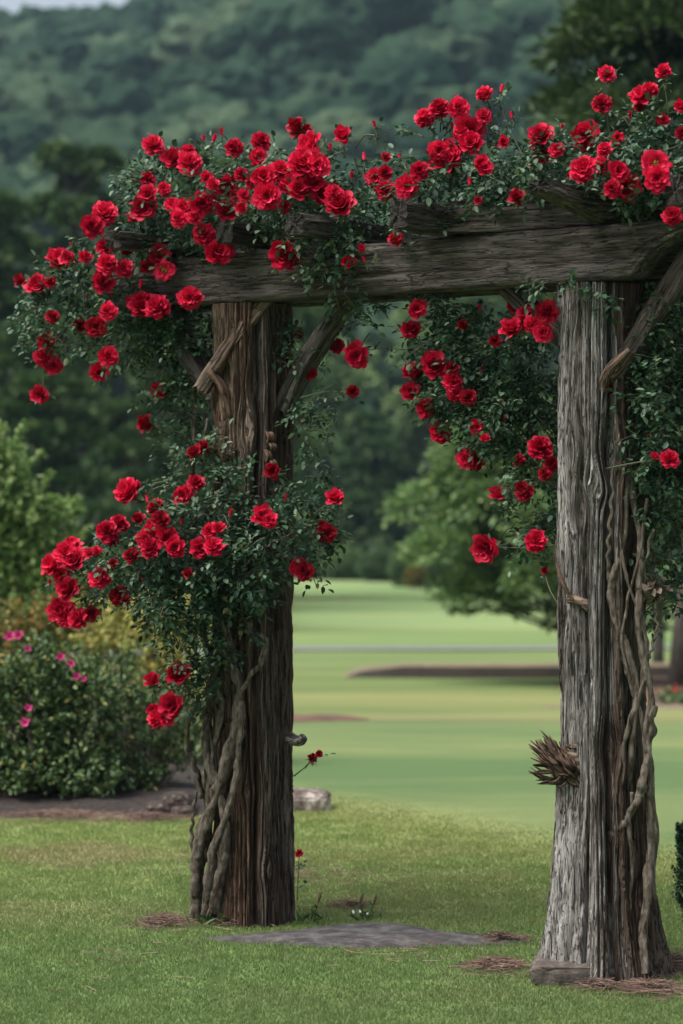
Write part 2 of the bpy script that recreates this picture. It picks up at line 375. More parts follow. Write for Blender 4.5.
# ------------------------------------------------------------------ foliage helpers
LEAF = np.array([[0,0,0],[.30,.30,.09],[.27,.68,.07],[0,1,-.05],[-.27,.68,.07],[-.30,.30,.09]])
def leaves(B, P, Dr, size, mi=0, width=1.0, droop=0.0):
    """one folded leaf per point; Dr = growth direction"""
    n = len(P); Dr = unit(Dr); up = unit(rand_dirs(n)*.55+np.array([0, 0, 1.0])); S = unit(np.cross(Dr, up)); U = np.cross(S, Dr)
    sz = np.broadcast_to(size, (n,))[:, None, None]
    L = LEAF*np.array([width, 1, 1]); 
    V = P[:, None]+sz*(S[:, None]*L[None, :, :1]+Dr[:, None]*L[None, :, 1:2]+U[:, None]*L[None, :, 2:])
    i = np.arange(n)[:, None]*6
    B.add(V.reshape(-1, 3), [np.vstack([i+np.array([[0,1,2,3]]), i+np.array([[0,3,4,5]])])], mi)
def compound(B, P, Dr, size, mi=0):
    """rose leaf: five leaflets on a short stalk"""
    n = len(P); Dr = unit(Dr); up = unit(rand_dirs(n)*.7+np.array([0, 0, 1.0])+N3*.5); S = unit(np.cross(Dr, up))
    size = np.broadcast_to(size, (n,))[:, None]
    for f, s, k in ((1.0, 0, 1.0), (.62, 1, .88), (.62, -1, .88), (.22, 1, .72), (.22, -1, .72)):
        p = P+Dr*size*1.9*f; d = Dr*(1.0 if s == 0 else .45)+S*s*.95+rng.normal(size=(n, 3))*.18+np.array([0, 0, -.12])
        leaves(B, p, d, (size[:, 0]*k*(.85+.3*rng.random(n))), mi, .95)
N3 = np.array([N2[0], N2[1], 0]); D3 = np.array([D2[0], D2[1], 0])

# ------------------------------------------------------------------ the arbor
arbor = thing('rose_arbor', 'weathered timber rose arbor on two thick rough posts standing on the lawn', 'arbor', (R2[0], R2[1], 0))
def post(name, c, hs, flare, mat, seed, height=2.5, label=None, lean=0):
    nt_, nz = 420, 620
    th = np.arange(nt_)/nt_*2*np.pi; z = np.linspace(-.03, height, nz)
    TH, Z = np.meshgrid(th, z)
    ca, sa = np.cos(TH), np.sin(TH)
    p = 3.6
    r = hs/(np.abs(ca)**p+np.abs(sa)**p)**(1/p)
    fl = 1+flare*np.exp(-np.clip(Z, 0, 9)/.28)*(1+.25*vnoise(np.stack([ca*2+seed, sa*2, Z*0], -1)))
    r = r*fl*(1+.02*vnoise(np.stack([ca*.8+seed, sa*.8, Z*1.1], -1)))
    # wandering angle for the grain so fissures are not ruler straight
    wob = .05*vnoise(np.stack([ca*1.2+seed, sa*1.2, Z*1.5], -1))+.012*vnoise(np.stack([ca*6+seed, sa*6, Z*6], -1))
    kd = 0*TH; rk = random.Random(seed*10)
    for _ in range(9):
        ka, kz, ks = math.radians(rk.uniform(60, 215)), rk.uniform(.15, 2.3), rk.uniform(.016, .034)
        du = ((TH-ka+np.pi) % (2*np.pi)-np.pi)*hs*1.1; dz = (Z-kz)*.55; q2 = (du*du+dz*dz)/ks**2
        wob = wob-1.5*du/hs*np.exp(-q2*.45)*.55; kd = kd+.010*np.exp(-q2*1.2)-.013*np.exp(-q2*6)
    T2 = TH+wob; cw, sw = np.cos(T2), np.sin(T2)
    def fis(k, zs, w, d):
        v = np.abs(fbm(np.stack([cw*k+seed*3, sw*k, Z*zs+seed], -1), 2)); return -d*np.exp(-(v/w)**2)
    disp = .011*fbm(np.stack([cw*5+seed, sw*5, Z*.7], -1), 3)
    disp += fis(3.0, .35, .06, .028)*1.0 + fis(8, .7, .09, .014) + fis(18, 2.6, .13, .010)
    disp += .005*vnoise(np.stack([cw*36, sw*36, Z*7], -1)) + .003*vnoise(np.stack([cw*60, sw*60, Z*22], -1))
    disp += .003*np.abs(vnoise(np.stack([cw*14, sw*14, Z*26], -1)))*(vnoise(np.stack([cw*5, sw*5, Z*3], -1)) > .1)
    for ang, wd, dp in ((136, .12, .075), (104, .03, .045), (84, .018, .03), (120, .015, .02), (163, .03, .04), (190, .06, .04), (30, .06, .04), (285, .06, .04)):
        dd = (T2-math.radians(ang)+np.pi) % (2*np.pi)-np.pi; disp -= dp*np.exp(-(dd/wd)**2)
    r = r+disp+kd
    a, n = r*ca, r*sa
    P = np.stack([c[0]+D2[0]*a+N2[0]*n+lean*Z, c[1]+D2[1]*a+N2[1]*n, Z], -1)
    A = np.stack([r*cw, r*sw, Z+seed*3+kd*3], -1)+np.array([seed, 0, 0])
    i = np.arange(nz-1)[:, None]*nt_; j = np.arange(nt_)[None]; j2 = (j+1) % nt_
    Q = np.stack([i+j, i+j2, i+nt_+j2, i+nt_+j], -1)
    # the material changes at the corner seam: the side beyond it is browner
    B = Buf(); B.add(P.reshape(-1, 3), [], 0, A.reshape(-1, 3))
    zz_ = Z[:-1]; jag = 16*vnoise(np.stack([zz_*1.6+seed, zz_*0, ca[:-1]*2], -1))+14*vnoise(np.stack([ca[:-1]*40, sa[:-1]*40, zz_*5], -1))
    dg = np.degrees(T2[:-1]) % 360; side = (dg > 137+jag) & (dg < 300+jag)
    B.F[4] = [Q[~side], Q[side]]
    B.M[4] = [np.zeros(B.F[4][0].shape[0], np.int32), np.ones(B.F[4][1].shape[0], np.int32)]
    top = len(P.reshape(-1, 3)); B.add(np.array([[c[0], c[1], height]]), [], 0)
    k0 = (nz-1)*nt_; jj = np.arange(nt_); B.F[3].append(np.stack([np.full(nt_, top), k0+jj, k0+(jj+1) % nt_], -1)); B.M[3].append(np.zeros(nt_, np.int32))
    o = B.build('post', mat, arbor, attr='grain')
    if label: o['label'] = label
    return o
post('post', R2, .138, .68, [M['post_pale'], M['post_brown']], 1.7, label='silvery split post with a flared foot on a stone')
M['post_left'] = wood_mat('left_post_wood', [(.28, (.040,.022,.014)), (.45, (.125,.070,.045)), (.6, (.25,.165,.118)), (.75, (.40,.31,.245))], (.35, .28, .22), .8)
post('post', L2, .138, .07, [M['post_left'], M['post_brown']], 5.2, label='brown split post wrapped by thick rose canes')

def timber(name, p0, p1, w, h, mat, seed, zprof=None, bend=0, k=64, n=300, rough=1.0, upv=(0, 0, 1.0), taper=None):
    """rough sawn timber between the centres p0 and p1; zprof(s)->(cut from below, cut from top) as fractions of h"""
    p0, p1 = np.array(p0, float), np.array(p1, float); Ln = np.linalg.norm(p1-p0); n = max(24, int(n*min(1, Ln/1.5)))
    T = (p1-p0)/Ln; U = np.array(upv, float); U = unit(U-T*(U@T)); S = np.cross(T, U)
    s = np.linspace(0, 1, n); th = (np.arange(k)+.5)/k*2*np.pi
    p = 9.0; rr = 1/(np.abs(np.cos(th))**p+np.abs(np.sin(th))**p)**(1/p)
    u, v = rr*np.cos(th), rr*np.sin(th)            # square outline in -1..1
    SS = s[:, None]; Lm = SS*Ln
    Uu, Vv = u[None]+0*SS, v[None]+0*SS; Lm = Lm+0*Uu; SK = SS+0*Uu
    tp = 1 if taper is None else taper(s)[:, None]
    q = np.stack([Uu*w*.5*40+seed*7, Vv*h*.5*40, Lm*3.0], -1)
    d = .0045*fbm(q, 3) - .006*np.exp(-(fbm(np.stack([Uu*w*.5*22+seed, Vv*h*.5*22, Lm*1.1], -1), 2)/.07)**2)
    d += .0018*vnoise(np.stack([Uu*w*90, Vv*h*90, Lm*14], -1)) + .005*vnoise(np.stack([Uu*1.5+seed, Vv*1.5, Lm*2.2], -1))
    x = (w*.5*tp+d*rough)*Uu; y = (h*.5*tp+d*rough)*Vv
    if zprof is not None:
        lo, hi = zprof(s); f = (Vv+1)*.5; y = y*0+h*(-.5+lo[:, None]+f*(1-lo[:, None]-hi[:, None]))+d*rough*Vv
    P = (p0[None, None]+T[None, None]*Lm[..., None]+U[None, None]*(bend*np.sin(SS*np.pi)+y)[..., None]+S[None, None]*x[..., None])
    # uneven sawn/rotted ends
    e = .014*vnoise(np.stack([Uu*3+seed, Vv*3, SK*0], -1)); P = P+T*(e*((SS < .5/n)*1.0+(SS > 1-.5/n)))[..., None]
    A = np.stack([x+seed, y, Lm+seed*2], -1)
    i = np.arange(n-1)[:, None]*k; j = np.arange(k)[None]; j2 = (j+1) % k
    Q = np.stack([i+j, i+j2, i+k+j2, i+k+j], -1).reshape(-1, 4)
    B = Buf(); V = np.vstack([P.reshape(-1, 3), P[0].mean(0), P[-1].mean(0)]); A = np.vstack([A.reshape(-1, 3), A[0].mean(0), A[-1].mean(0)])
    B.add(V, Q, 0, A); j = np.arange(k); j2 = (j+1) % k
    for ring, ctr, ra, sgn in ((V[:k], V[-2], A[:k], 1), (V[(n-1)*k:n*k], V[-1], A[(n-1)*k:n*k], -1)):
        rings = [1.0, .8, .55, .3, .1]; VV = []; AA = []
        for t in rings:
            q = ctr+(ring-ctr)*t; q = q+T*(.006*vnoise(q*70)+.004*vnoise(q*170))[:, None]*(t < 1); VV.append(q); AA.append(np.stack([ra[:, 2]*0+seed+t*ra[:, 0]*.15, ra[:, 1]*t*.15, t*ra[:, 0]*1.2], -1))
        VV = np.array(VV).reshape(-1, 3); ii = np.arange(len(rings)-1)[:, None]*k
        Qc = np.stack([ii+j, ii+k+j, ii+k+j2, ii+j2], -1).reshape(-1, 4)
        m4 = (len(rings)-1)*k; tri = np.stack([m4+j, m4+j*0+len(VV), m4+j2], -1); VV = np.vstack([VV, ctr]); AA = np.vstack([np.array(AA).reshape(-1, 3), [[seed, 0, 0]]])
        if sgn < 0: Qc = Qc[:, ::-1]; tri = tri[:, ::-1]
        B.add(VV, [Qc, tri], 0, AA)
    return B.build(name, mat, arbor, attr='grain')

ZB, ZT = 2.503, 2.700
def corbel(s):   # cut from below near the right (s=0) end
    a = s*(2.33+.44)
    lo = np.interp(a, [0, .03, .12, .19, .225, .30], [.80, .74, .55, .26, .05, 0]); return lo, 0*lo
timber('beam', loc3(-.44, .075, (ZB+ZT)/2), loc3(2.33, .075, (ZB+ZT)/2), .135, ZT-ZB, M['beam'], 2.1, corbel, n=620, k=96)
timber('beam', loc3(-.50, -.11, (ZB+ZT)/2-.02), loc3(2.30, -.11, (ZB+ZT)/2-.02), .11, ZT-ZB-.02, M['beam'], 4.4, None, n=300)
def acoord(px, off=.075):
    p = arb(px, 240, off)[:2]; return (p-R2)@D2
def scallop(s):
    lo = np.interp(s, [0, .04, .12, .22, .30, .36], [.62, .58, .42, .28, .08, 0]); return lo, 0*lo
def square(s): return 0*s, 0*s
for px, fr, hh, zp, sd in ((607, .50, .125, scallop, 1), (455, .42, .10, square, 2), (352, .42, .085, square, 3), (262, .30, .085, square, 5), (172, .42, .075, square, 4), (716, .34, .10, square, 6)):
    a = acoord(px); z = ZT+.003+hh/2
    timber('rafter', loc3(a, fr, z+.004*sd), loc3(a+.02*math.sin(sd*3), -.62, z), .085, hh, M['beam'], sd*1.3, zp, n=240)
timber('purlin', loc3(-.6, -.08, ZT+.128), loc3(.85, -.10, ZT+.122), .09, .07, M['brace'], 8.1, n=300)
timber('purlin', loc3(.70, .20, ZT+.06), loc3(-.0, .02, ZT+.055), .06, .10, M['beam'], 9.1, lambda s: (np.interp(s, [0, .1, .4, 1], [.1, 0, 0, 0]), np.interp(s, [0, .3, 1], [.3, .1, 0])), n=300)

def arbor_part(name, items, mat, lab=None):
    B = Buf()
    for P, r, k, rg in items: V, Fs, A = tube(P, r, k, rg, rng.random()*9); B.add(V, Fs, 0, A)
    o = B.build(name, mat, arbor, attr='grain')
    if lab: o['label'] = lab
def brace(pa, pb, oa, ob, w, h, sd, bend=0, twist=(0, 0, 1.0), mat='brace'):
    a, b_ = arb(*pa, oa), arb(*pb, ob); return timber('brace', a, b_, w, h, M[mat], sd, None, bend, k=40, n=220, rough=1.5, upv=twist)
brace((604, 396), (696, 250), .03, .03, .085, .075, 3.3)
arbor_part('brace_knot', [(catmull([arb(629,349,.12), arb(620,358,.13), arb(610,368,.125), arb(605,380,.12), arb(604,392,.11)], 16), np.linspace(.010,.020,16), 10, .6), (catmull([arb(633,352,.10), arb(622,368,.11), arb(612,378,.11)], 12), np.linspace(.008,.014,12), 8, .5)], M['post_left'])
brace((578, 352), (500, 282), .02, .02, .075, .065, 4.3)
brace((284, 410), (350, 296), -.03, -.03, .075, .07, 5.3, .02, mat='beam')
brace((226, 408), (166, 306), .03, .07, .10, .075, 6.3, -.02)
brace((201, 390), (268, 298), .175, .05, .062, .055, 7.3, .012, mat='post_left')
arbor_part('brace_knot', [(catmull([arb(212,372,.17), arb(222,388,.165), arb(228,402,.15), arb(231,418,.14)], 14), np.linspace(.020,.008,14), 10, .6), (catmull([arb(243,322,.15), arb(230,348,.17), arb(218,370,.17)], 12), np.linspace(.008,.014,12), 8, .5)], M['post_left'])
# cut stubs, splinters and a burl, all grown from the posts
items = []
for i in range(80):
    t = random.random(); e = (random.uniform(528, 566), 0); e = (e[0], 790-(e[0]-528)*.3-random.random()**.8*(58-abs(e[0]-540)*.7)); q = random.random()
    s_ = arb(577+random.uniform(-7, 5), 774+random.uniform(-18, 18), random.uniform(.07, .13)); k_ = random.uniform(.3, .65); m_ = arb(577+(e[0]-577)*k_+random.uniform(-4, 4), 776+(e[1]-776)*k_+random.uniform(-5, 8), .13+random.uniform(-.05, .05)); t_ = arb(*e, .12+random.uniform(-.09, .10))
    w_ = (.0035+.008*q*q); items.append((catmull([s_, m_, t_], 9), np.array([1.0, 1.0, .95, 1, .9, .85, .7, .6, .2])*w_, 4, .6))
for i in range(7): items.append((catmull([arb(585, 782-i*5, .09), arb(576+random.uniform(-3, 3), 776-i*4+random.uniform(-8, 8), .13), arb(566+random.uniform(-6, 3), 768-i*3+random.uniform(-8, 8), .14)], 8), np.array([.012,.015,.017,.017,.015,.012,.008,.003]), 7, .9))
arbor_part('branch_stub', items, M['post_left'], 'splintered branch stub on the silvery post')
arbor_part('branch_stub', [(catmull([arb(583, 604, .13), arb(572, 598, .16), arb(563, 583, .17), arb(557, 566, .16), arb(554, 551, .15)], 20), np.linspace(.013, .003, 20), 8, .3),
    (catmull([arb(590, 608, .125), arb(580, 602, .145), arb(568, 600, .15)], 10), np.linspace(.022, .014, 10), 8, .5)], M['post_left'])
arbor_part('branch_stub', [(catmull([arb(290, 738, -.02), arb(299, 741, .0), arb(304, 737, .0)], 10), np.linspace(.026, .017, 10), 10, .2)], M['post_pale'])
arbor_part('burl', [(catmull([arb(266+dx, y0, .15), arb(270+dx, y0+6, .175), arb(267+dx, y0+13, .15)], 9), np.array([.006,.014,.02,.024,.025,.022,.018,.012,.005])*.5, 10, .9) for dx, y0 in ((0, 431), (3, 441), (-1, 450), (4, 458))], M['post_left'], 'knobbly burl on the brown post')

# ------------------------------------------------------------------ roses
def petal_surf(theta, wrap, length, opening, cup, seed, zb, rb, nu=8, nv=8):
    """a petal rising from the hip: opening in degrees, 0 upright .. 110 rolled back"""
    v = np.linspace(0, 1, nv); ang = np.radians(8+opening*v**.8+ (22*np.clip(v-.75, 0, 1)/.25)*(opening > 25))
    ds = length/(nv-1); rho = rb+np.concatenate([[0], np.cumsum(np.sin(ang[:-1])*ds)]); zz = zb+np.concatenate([[0], np.cumsum(np.cos(ang[:-1])*ds)])
    u = np.linspace(-1, 1, nu); wv = np.sin((v*.60+.08)*np.pi)**.6
    U, W = np.meshgrid(u, wv); Vv = np.repeat(v[:, None], nu, 1); Ve = Vv*(1-.24*np.abs(U)**2.4); R_ = np.interp(Ve, v, rho); Z_ = np.interp(Ve, v, zz)
    half = wrap*W*length*.80; t = theta+U*half/(R_+.10)
    ruf = (.030*vnoise(np.stack([U*2.2+seed, Vv*2.2, U*0+seed*3], -1))+.018*vnoise(np.stack([U*5+seed, Vv*3, U*0+seed*7], -1))*Vv)*(.25+Vv)
    R_ = R_-cup*(U**2)*length*.35*(opening > 20)+ruf; Z_ = Z_+cup*U**2*length*.30*Vv+ruf*.8 
    P = np.stack([R_*np.cos(t), R_*np.sin(t), Z_], -1).reshape(-1, 3)
    i = np.arange(nv-1)[:, None]*nu; j = np.arange(nu-1)[None]
    return P, np.stack([i+j, i+j+1, i+nu+j+1, i+nu+j], -1).reshape(-1, 4)
def bloom_mesh(name, layers, mats, seed, star=False, sepals=True):
    r0 = random.Random(seed); B = Buf(); th = 0
    for n, wrap, ln, op, cup, rb, zb in layers:
        for i in range(n):
            th += 2*math.pi/n+r0.uniform(-.25, .25); P, Q = petal_surf(th, wrap*r0.uniform(.85, 1.15), ln*r0.uniform(.84, 1.12), op+r0.uniform(-11, 11), cup*r0.uniform(.6, 1.3), seed*3.1+i+n*7, zb+r0.uniform(-.015, .015), rb)
            B.add(P, Q, 0)
        th += .7
    if star:
        for i in range(26):
            a = r0.random()*6.28; q = r0.random()**.5*.09
            V, Fs, _ = tube(np.array([[q*math.cos(a)*.5, q*math.sin(a)*.5, 0], [q*math.cos(a), q*math.sin(a), .15]]), [.006, .012], 4); B.add(V, Fs, 2)
    if sepals:
        V, Fs, _ = tube(np.array([[0,0,-.14],[0,0,-.09],[0,0,-.03],[0,0,.0]]), [.02, .055, .07, .05], 8); B.add(V, Fs, 1)
        P = np.zeros((5, 3))+np.array([0, 0, -.05]); a = np.arange(5)*1.2566; leaves(B, P, np.stack([np.cos(a), np.sin(a), a*0-.1], -1), .26, 1, .7)
        V, Fs, _ = tube(np.array([[0,0,-.12],[.02,0,-.35],[.03,.02,-.6]]), [.022, .016, .016], 5); B.add(V, Fs, 1)
    o = B.build(name, mats); me = o.data; bpy.data.objects.remove(o)
    V = np.zeros(len(me.vertices)*3, np.float32); me.vertices.foreach_get('co', V); V = V.reshape(-1, 3)
    n_pet = sum(l[0] for l in layers)*64; s = 1/(2*np.percentile(np.linalg.norm(V[:n_pet, :2], axis=1), 97)); me.vertices.foreach_set('co', (V*s).ravel()); me.update(); return me
RED = [M['petal'], M['calyx'], M['stamen']]; DRK = [M['petal_dark'], M['calyx'], M['stamen']]
def RL(l): return l
full = [(3, .9, .20, 4, .1, .01, .12), (4, .9, .24, 12, .15, .02, .10), (6, .85, .26, 22, .25, .035, .09), (8, .8, .28, 34, .3, .05, .07), (9, .72, .29, 47, .3, .075, .04), (10, .70, .29, 60, .3, .10, .0), (10, .72, .29, 70, .25, .12, -.05), (9, .78, .26, 84, .2, .12, -.12)]
half = [(3, .9, .26, 4, .1, .01, .04), (4, .95, .30, 10, .15, .02, .02), (6, .9, .33, 20, .25, .035, .0), (7, .85, .34, 34, .3, .05, -.01), (8, .8, .34, 52, .3, .06, -.03), (7, .8, .34, 74, .3, .07, -.05)]
openb = [(5, .8, .16, 40, .2, .08, .02), (7, .8, .24, 58, .25, .08, .01), (8, .75, .30, 72, .25, .09, -.01), (9, .75, .33, 88, .25, .10, -.03), (8, .75, .34, 106, .2, .10, -.05)]
cupd = [(3, 1.1, .3, 2, .1, .01, .0), (4, 1.1, .34, 6, .1, .03, -.02), (6, 1.0, .36, 14, .2, .04, -.04), (6, .9, .34, 40, .2, .05, -.05), (4, .9, .30, 80, .2, .05, -.07)]
M['petal_mid'] = petal('crimson_petal', [(0, (.32,.002,.018)), (.5, (.52,.004,.036)), (1, (.70,.015,.065))]); MID = [M['petal_mid'], M['calyx'], M['stamen']]
BM = [bloom_mesh('full_bloom', full, RED, 1), bloom_mesh('full_bloom', full, MID, 2), bloom_mesh('full_bloom', full, RED, 3), bloom_mesh('half_bloom', half, RED, 4), bloom_mesh('half_bloom', half, MID, 5)]
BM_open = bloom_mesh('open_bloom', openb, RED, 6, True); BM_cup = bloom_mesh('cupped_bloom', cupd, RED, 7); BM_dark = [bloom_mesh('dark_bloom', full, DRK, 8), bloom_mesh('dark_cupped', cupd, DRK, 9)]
BM_bud = bloom_mesh('rose_bud', [(3, 1.3, .60, -2, .05, .05, .0), (4, 1.3, .55, 1, .05, .10, -.04)], RED, 12)
BM_pink = bloom_mesh('azalea_bloom', [(5, .9, .30, 70, .15, .04, 0), (3, .9, .22, 40, .15, .03, .02)], [M['petal_pink'], M['calyx'], M['stamen']], 10, sepals=False)

def put_bloom(root, P, diam, direction, mesh, name='bloom', label=None):
    o = bpy.data.objects.new(name, mesh); COL.objects.link(o); o.parent = root
    q = Vector(direction).to_track_quat('Z', 'Y'); o.rotation_mode = 'QUATERNION'
    from mathutils import Quaternion
    o.rotation_quaternion = q @ Quaternion((0, 0, 1), random.uniform(0, 6.28)); sx = random.uniform(.93, 1.07)
    o.scale = (diam, diam, diam*random.uniform(.85, 1.05)); o.location = Vector(P)-root.location
    if label: o['label'] = label
    return o

def climbing_rose(label, base, blobs, blooms, thick, group=None, sprigs=()):
    """blobs: (px, py, rx, ry, off, doff, density); blooms: (px, py, size px, off or None, type)"""
    root = thing('climbing_rose', label, 'rose', base, group)
    B = Buf()
    for pts, r0, r1 in thick:
        P = catmull([arb(*p) for p in pts], 24*len(pts)); s = np.linspace(0, 1, len(P))
        P = P+.007*np.stack([vnoise(np.stack([s*14+k*9+pts[0][0], s*0, s*0], -1)) for k in range(3)], -1)
        B = Buf(); rr_ = (r0+(r1-r0)*s)*(1+.16*vnoise(np.stack([s*22+pts[0][0], s*0, s*0+3], -1))+.10*vnoise(np.stack([s*60+pts[0][1], s*0, s*0+5], -1))); V, Fs, A = tube(P, rr_, 14, .5, pts[0][0]); B.add(V, Fs); B.build('cane', M['cane'], root)
    LB = Buf(); cents = []
    def spray(p0, d, ln, nl, sag=.35, r=.0028, size=.029, lead=0.15):
        n = 9; t = np.linspace(0, 1, n)[:, None]; w = rand_dirs(1)*.12*ln
        P = p0+d*ln*t+np.array([0, 0, -1])*sag*ln*t**2+w*np.sin(t*np.pi)
        V, Fs, _ = tube(P, np.linspace(r, r*.45, n), 4); LB.add(V, Fs, 1)
        u = lead+(1-lead)*(np.arange(nl)+rng.random(nl)*.6)/nl; u = np.clip(u, 0, 1); i = u*(n-1); k = np.minimum(i.astype(int), n-2); f = (i-k)[:, None]
        Q = P[k]*(1-f)+P[k+1]*f; T = unit(P[k+1]-P[k]); side = unit(np.cross(T, rand_dirs(nl)))
        compound(LB, Q, unit(side+T*.7+np.array([0, 0, -.15])), size*(.8+.45*rng.random(nl)))
        return P
    for px, py, rx, ry, off, doff, dens in blobs:
        c = arb(px, py, off); s = F/c[1]; cents.append(c)
        n = max(1, int(math.pi*rx*ry*dens*3.9/7)); q = rand_dirs(n)*(rng.random(n)**.45)[:, None]*.85
        Pp = c+D3*(q[:, :1]*-rx/s/.78)+N3*(q[:, 1:2]*doff)+np.array([0, 0, 1])*(q[:, 2:]*ry/s)
        # compensate the sideways shift from moving off the plane
        for i in range(n):
            outw = unit((Pp[i]-c)+1e-6); d = unit(outw*.8+rand_dirs(1)[0]*.8+np.array([0, 0, .15]))
            spray(Pp[i], d, min(.22, max(.07, .5*ry/s+.06))*random.uniform(.7, 1.2), 7)
    cents = np.array(cents)
    for pts, nl in sprigs:
        P = catmull([arb(*p) for p in pts], 16); V, Fs, _ = tube(P, np.linspace(.0035, .0015, 16), 5); LB.add(V, Fs, 1)
        if nl:
            i = rng.integers(3, 15, nl); T = unit(P[i]-P[i-1]); compound(LB, P[i], unit(np.cross(T, rand_dirs(nl))+T*.7), .024*(.8+.4*rng.random(nl)))
    for bl in blooms:
        px, py, sz = bl[:3]; off = bl[3] if len(bl) > 3 and bl[3] is not None else None; ty = bl[4] if len(bl) > 4 else ''
        dist = [math.hypot(px-b_[0], (py-b_[1])) for b_ in blobs]; k = int(np.argmin(dist)); bb = blobs[k]
        if off is None:
            e = math.hypot((px-bb[0])/(bb[2]+8), (py-bb[1])/(bb[3]+8)); off = bb[4]+bb[5]*(.95 if e < 1 else .5)+random.uniform(-.02, .06)
        P = arb(px, py, off); diam = sz*1.01*random.uniform(.92, 1.1)*P[1]/F
        c = cents[k]; outw = unit(P-c+1e-6)
        view = unit(np.array([0-P[0], -P[1], H-P[2]])); d = unit(view*.85+np.array([0, 0, .55])+outw*.45+rand_dirs(1)[0]*.45)
        if ty == 'w': d = unit(view*.5+rand_dirs(1)[0]*.6+np.array([0, 0, .3]))
        if ty == 'b': d = unit(np.array([0, 0, 1.0])+rand_dirs(1)[0]*.35)
        if ty == 'b': me = BM_bud; diam *= .62
        elif ty == 'o': me = BM_open; d = unit(view+np.array([0, 0, .1]))
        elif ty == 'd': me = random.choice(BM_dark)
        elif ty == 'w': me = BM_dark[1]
        elif ty == 'c': me = BM_cup
        elif sz < 13: me = random.choice([BM_cup, BM[3], BM[4]])
        else: me = BM[int(rng.integers(0, 5))]
        put_bloom(root, P, diam, d, me)
        hip = P-d*diam*.28
        if dist[k] > 75: continue
        st = c+(hip-c)*(.35 if np.linalg.norm(hip-c) > .08 else 0)
        m_ = (st+hip)/2+np.array([0, 0, .03])*np.linalg.norm(hip-st)*3
        Q = catmull([st, m_, hip-d*.03, hip], 14); V, Fs, _ = tube(Q, np.linspace(.0032, .0022, 14), 5); LB.add(V, Fs, 1)
        nl = 4; i = rng.integers(5, 13, nl); compound(LB, Q[i], unit(rand_dirs(nl)+d*.3), .026*(.8+.4*rng.random(nl)))
    LB.build('foliage', [M['leafA'], M['thincane']], root)
    return root

A_blobs = [(185,200,46,34,.02,.30,.020),(255,195,50,32,.02,.30,.020),(305,190,40,28,.02,.28,.020),(340,210,22,18,.1,.2,.018),(150,215,25,25,.02,.25,.018),(120,238,32,10,.10,.2,.018),(150,245,30,9,.16,.15,.016),
 (88,285,36,30,.10,.22,.019),(60,320,26,28,.10,.18,.017),(118,312,36,26,.14,.20,.021),(120,342,34,20,.10,.2,.018),(160,320,26,24,.06,.2,.022),(178,360,24,36,.04,.16,.024),(190,405,18,38,.04,.14,.024),(175,335,30,24,-.02,.2,.02),(196,330,16,24,.0,.12,.02),
 (46,362,10,24,.10,.08,.015),(62,300,20,20,.10,.15,.015),(333,262,18,20,.19,.05,.020),(322,240,20,12,.22,.1,.018),(338,285,9,9,.18,.03,.02),(352,248,16,10,.2,.06,.014),(365,176,18,20,.02,.15,.009),(240,165,40,14,.02,.2,.008),(165,170,22,22,.02,.2,.010),(345,158,6,14,.02,.1,.008),
 (375,322,14,8,.0,.06,.012),(362,312,10,10,.0,.06,.014),(306,340,16,20,-.06,.05,.014),(303,430,10,28,-.02,.08,.020),(312,405,10,16,.0,.08,.016),(215,232,40,12,.12,.16,.016),(280,232,34,8,.12,.12,.012)]
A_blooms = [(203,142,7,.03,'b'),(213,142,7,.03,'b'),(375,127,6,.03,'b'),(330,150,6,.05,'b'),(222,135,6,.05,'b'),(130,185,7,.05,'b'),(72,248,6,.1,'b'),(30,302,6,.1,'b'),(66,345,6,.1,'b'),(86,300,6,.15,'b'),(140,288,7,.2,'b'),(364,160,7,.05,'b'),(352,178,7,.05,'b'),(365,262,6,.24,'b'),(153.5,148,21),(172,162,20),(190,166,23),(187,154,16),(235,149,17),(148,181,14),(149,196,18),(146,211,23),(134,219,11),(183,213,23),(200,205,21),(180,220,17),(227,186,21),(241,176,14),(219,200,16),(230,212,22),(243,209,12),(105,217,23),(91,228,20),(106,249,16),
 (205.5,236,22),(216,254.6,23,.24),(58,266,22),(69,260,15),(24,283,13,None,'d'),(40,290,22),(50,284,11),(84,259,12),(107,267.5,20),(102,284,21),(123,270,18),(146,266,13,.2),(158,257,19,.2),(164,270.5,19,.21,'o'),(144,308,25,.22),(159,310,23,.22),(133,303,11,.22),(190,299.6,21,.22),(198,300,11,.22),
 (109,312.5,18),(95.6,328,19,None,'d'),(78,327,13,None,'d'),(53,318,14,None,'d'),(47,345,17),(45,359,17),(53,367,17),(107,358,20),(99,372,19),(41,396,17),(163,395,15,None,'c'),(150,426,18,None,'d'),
 (260,144,21),(257,158,16),(299.5,131,19,.05,'d'),(305,131,10,.05,'w'),(343,137.6,15,.05,'c'),(315,150,26),(263,179,21),(280,174,22),(268,197,26),(289,186,22),(297,192,22),(301,168,27),(319,167,24),(312,186,19),(320,196,23),(333,195,19),(309,160,18),(341.6,209.6,25,.3),(282,258,28,.25),
 (361,250,9,.25),(347,263,13,.25),(352,262,8,.25),(357.5,354.7,22,0),(336,346,15,-.1,'d'),(310,372,13,-.05,'d'),(299,335,9,-.1,'d'),(352,392,11,0,'d'),(125,249,12,.1,'d'),(375,179,17),(386,191,18),(384,173,12),(385,158,8),(212,186,13),(165,190,14),(205,180,12),(252,184,13),(195,218,14),(172,206,14),(243,196,13),(285,208,13)]
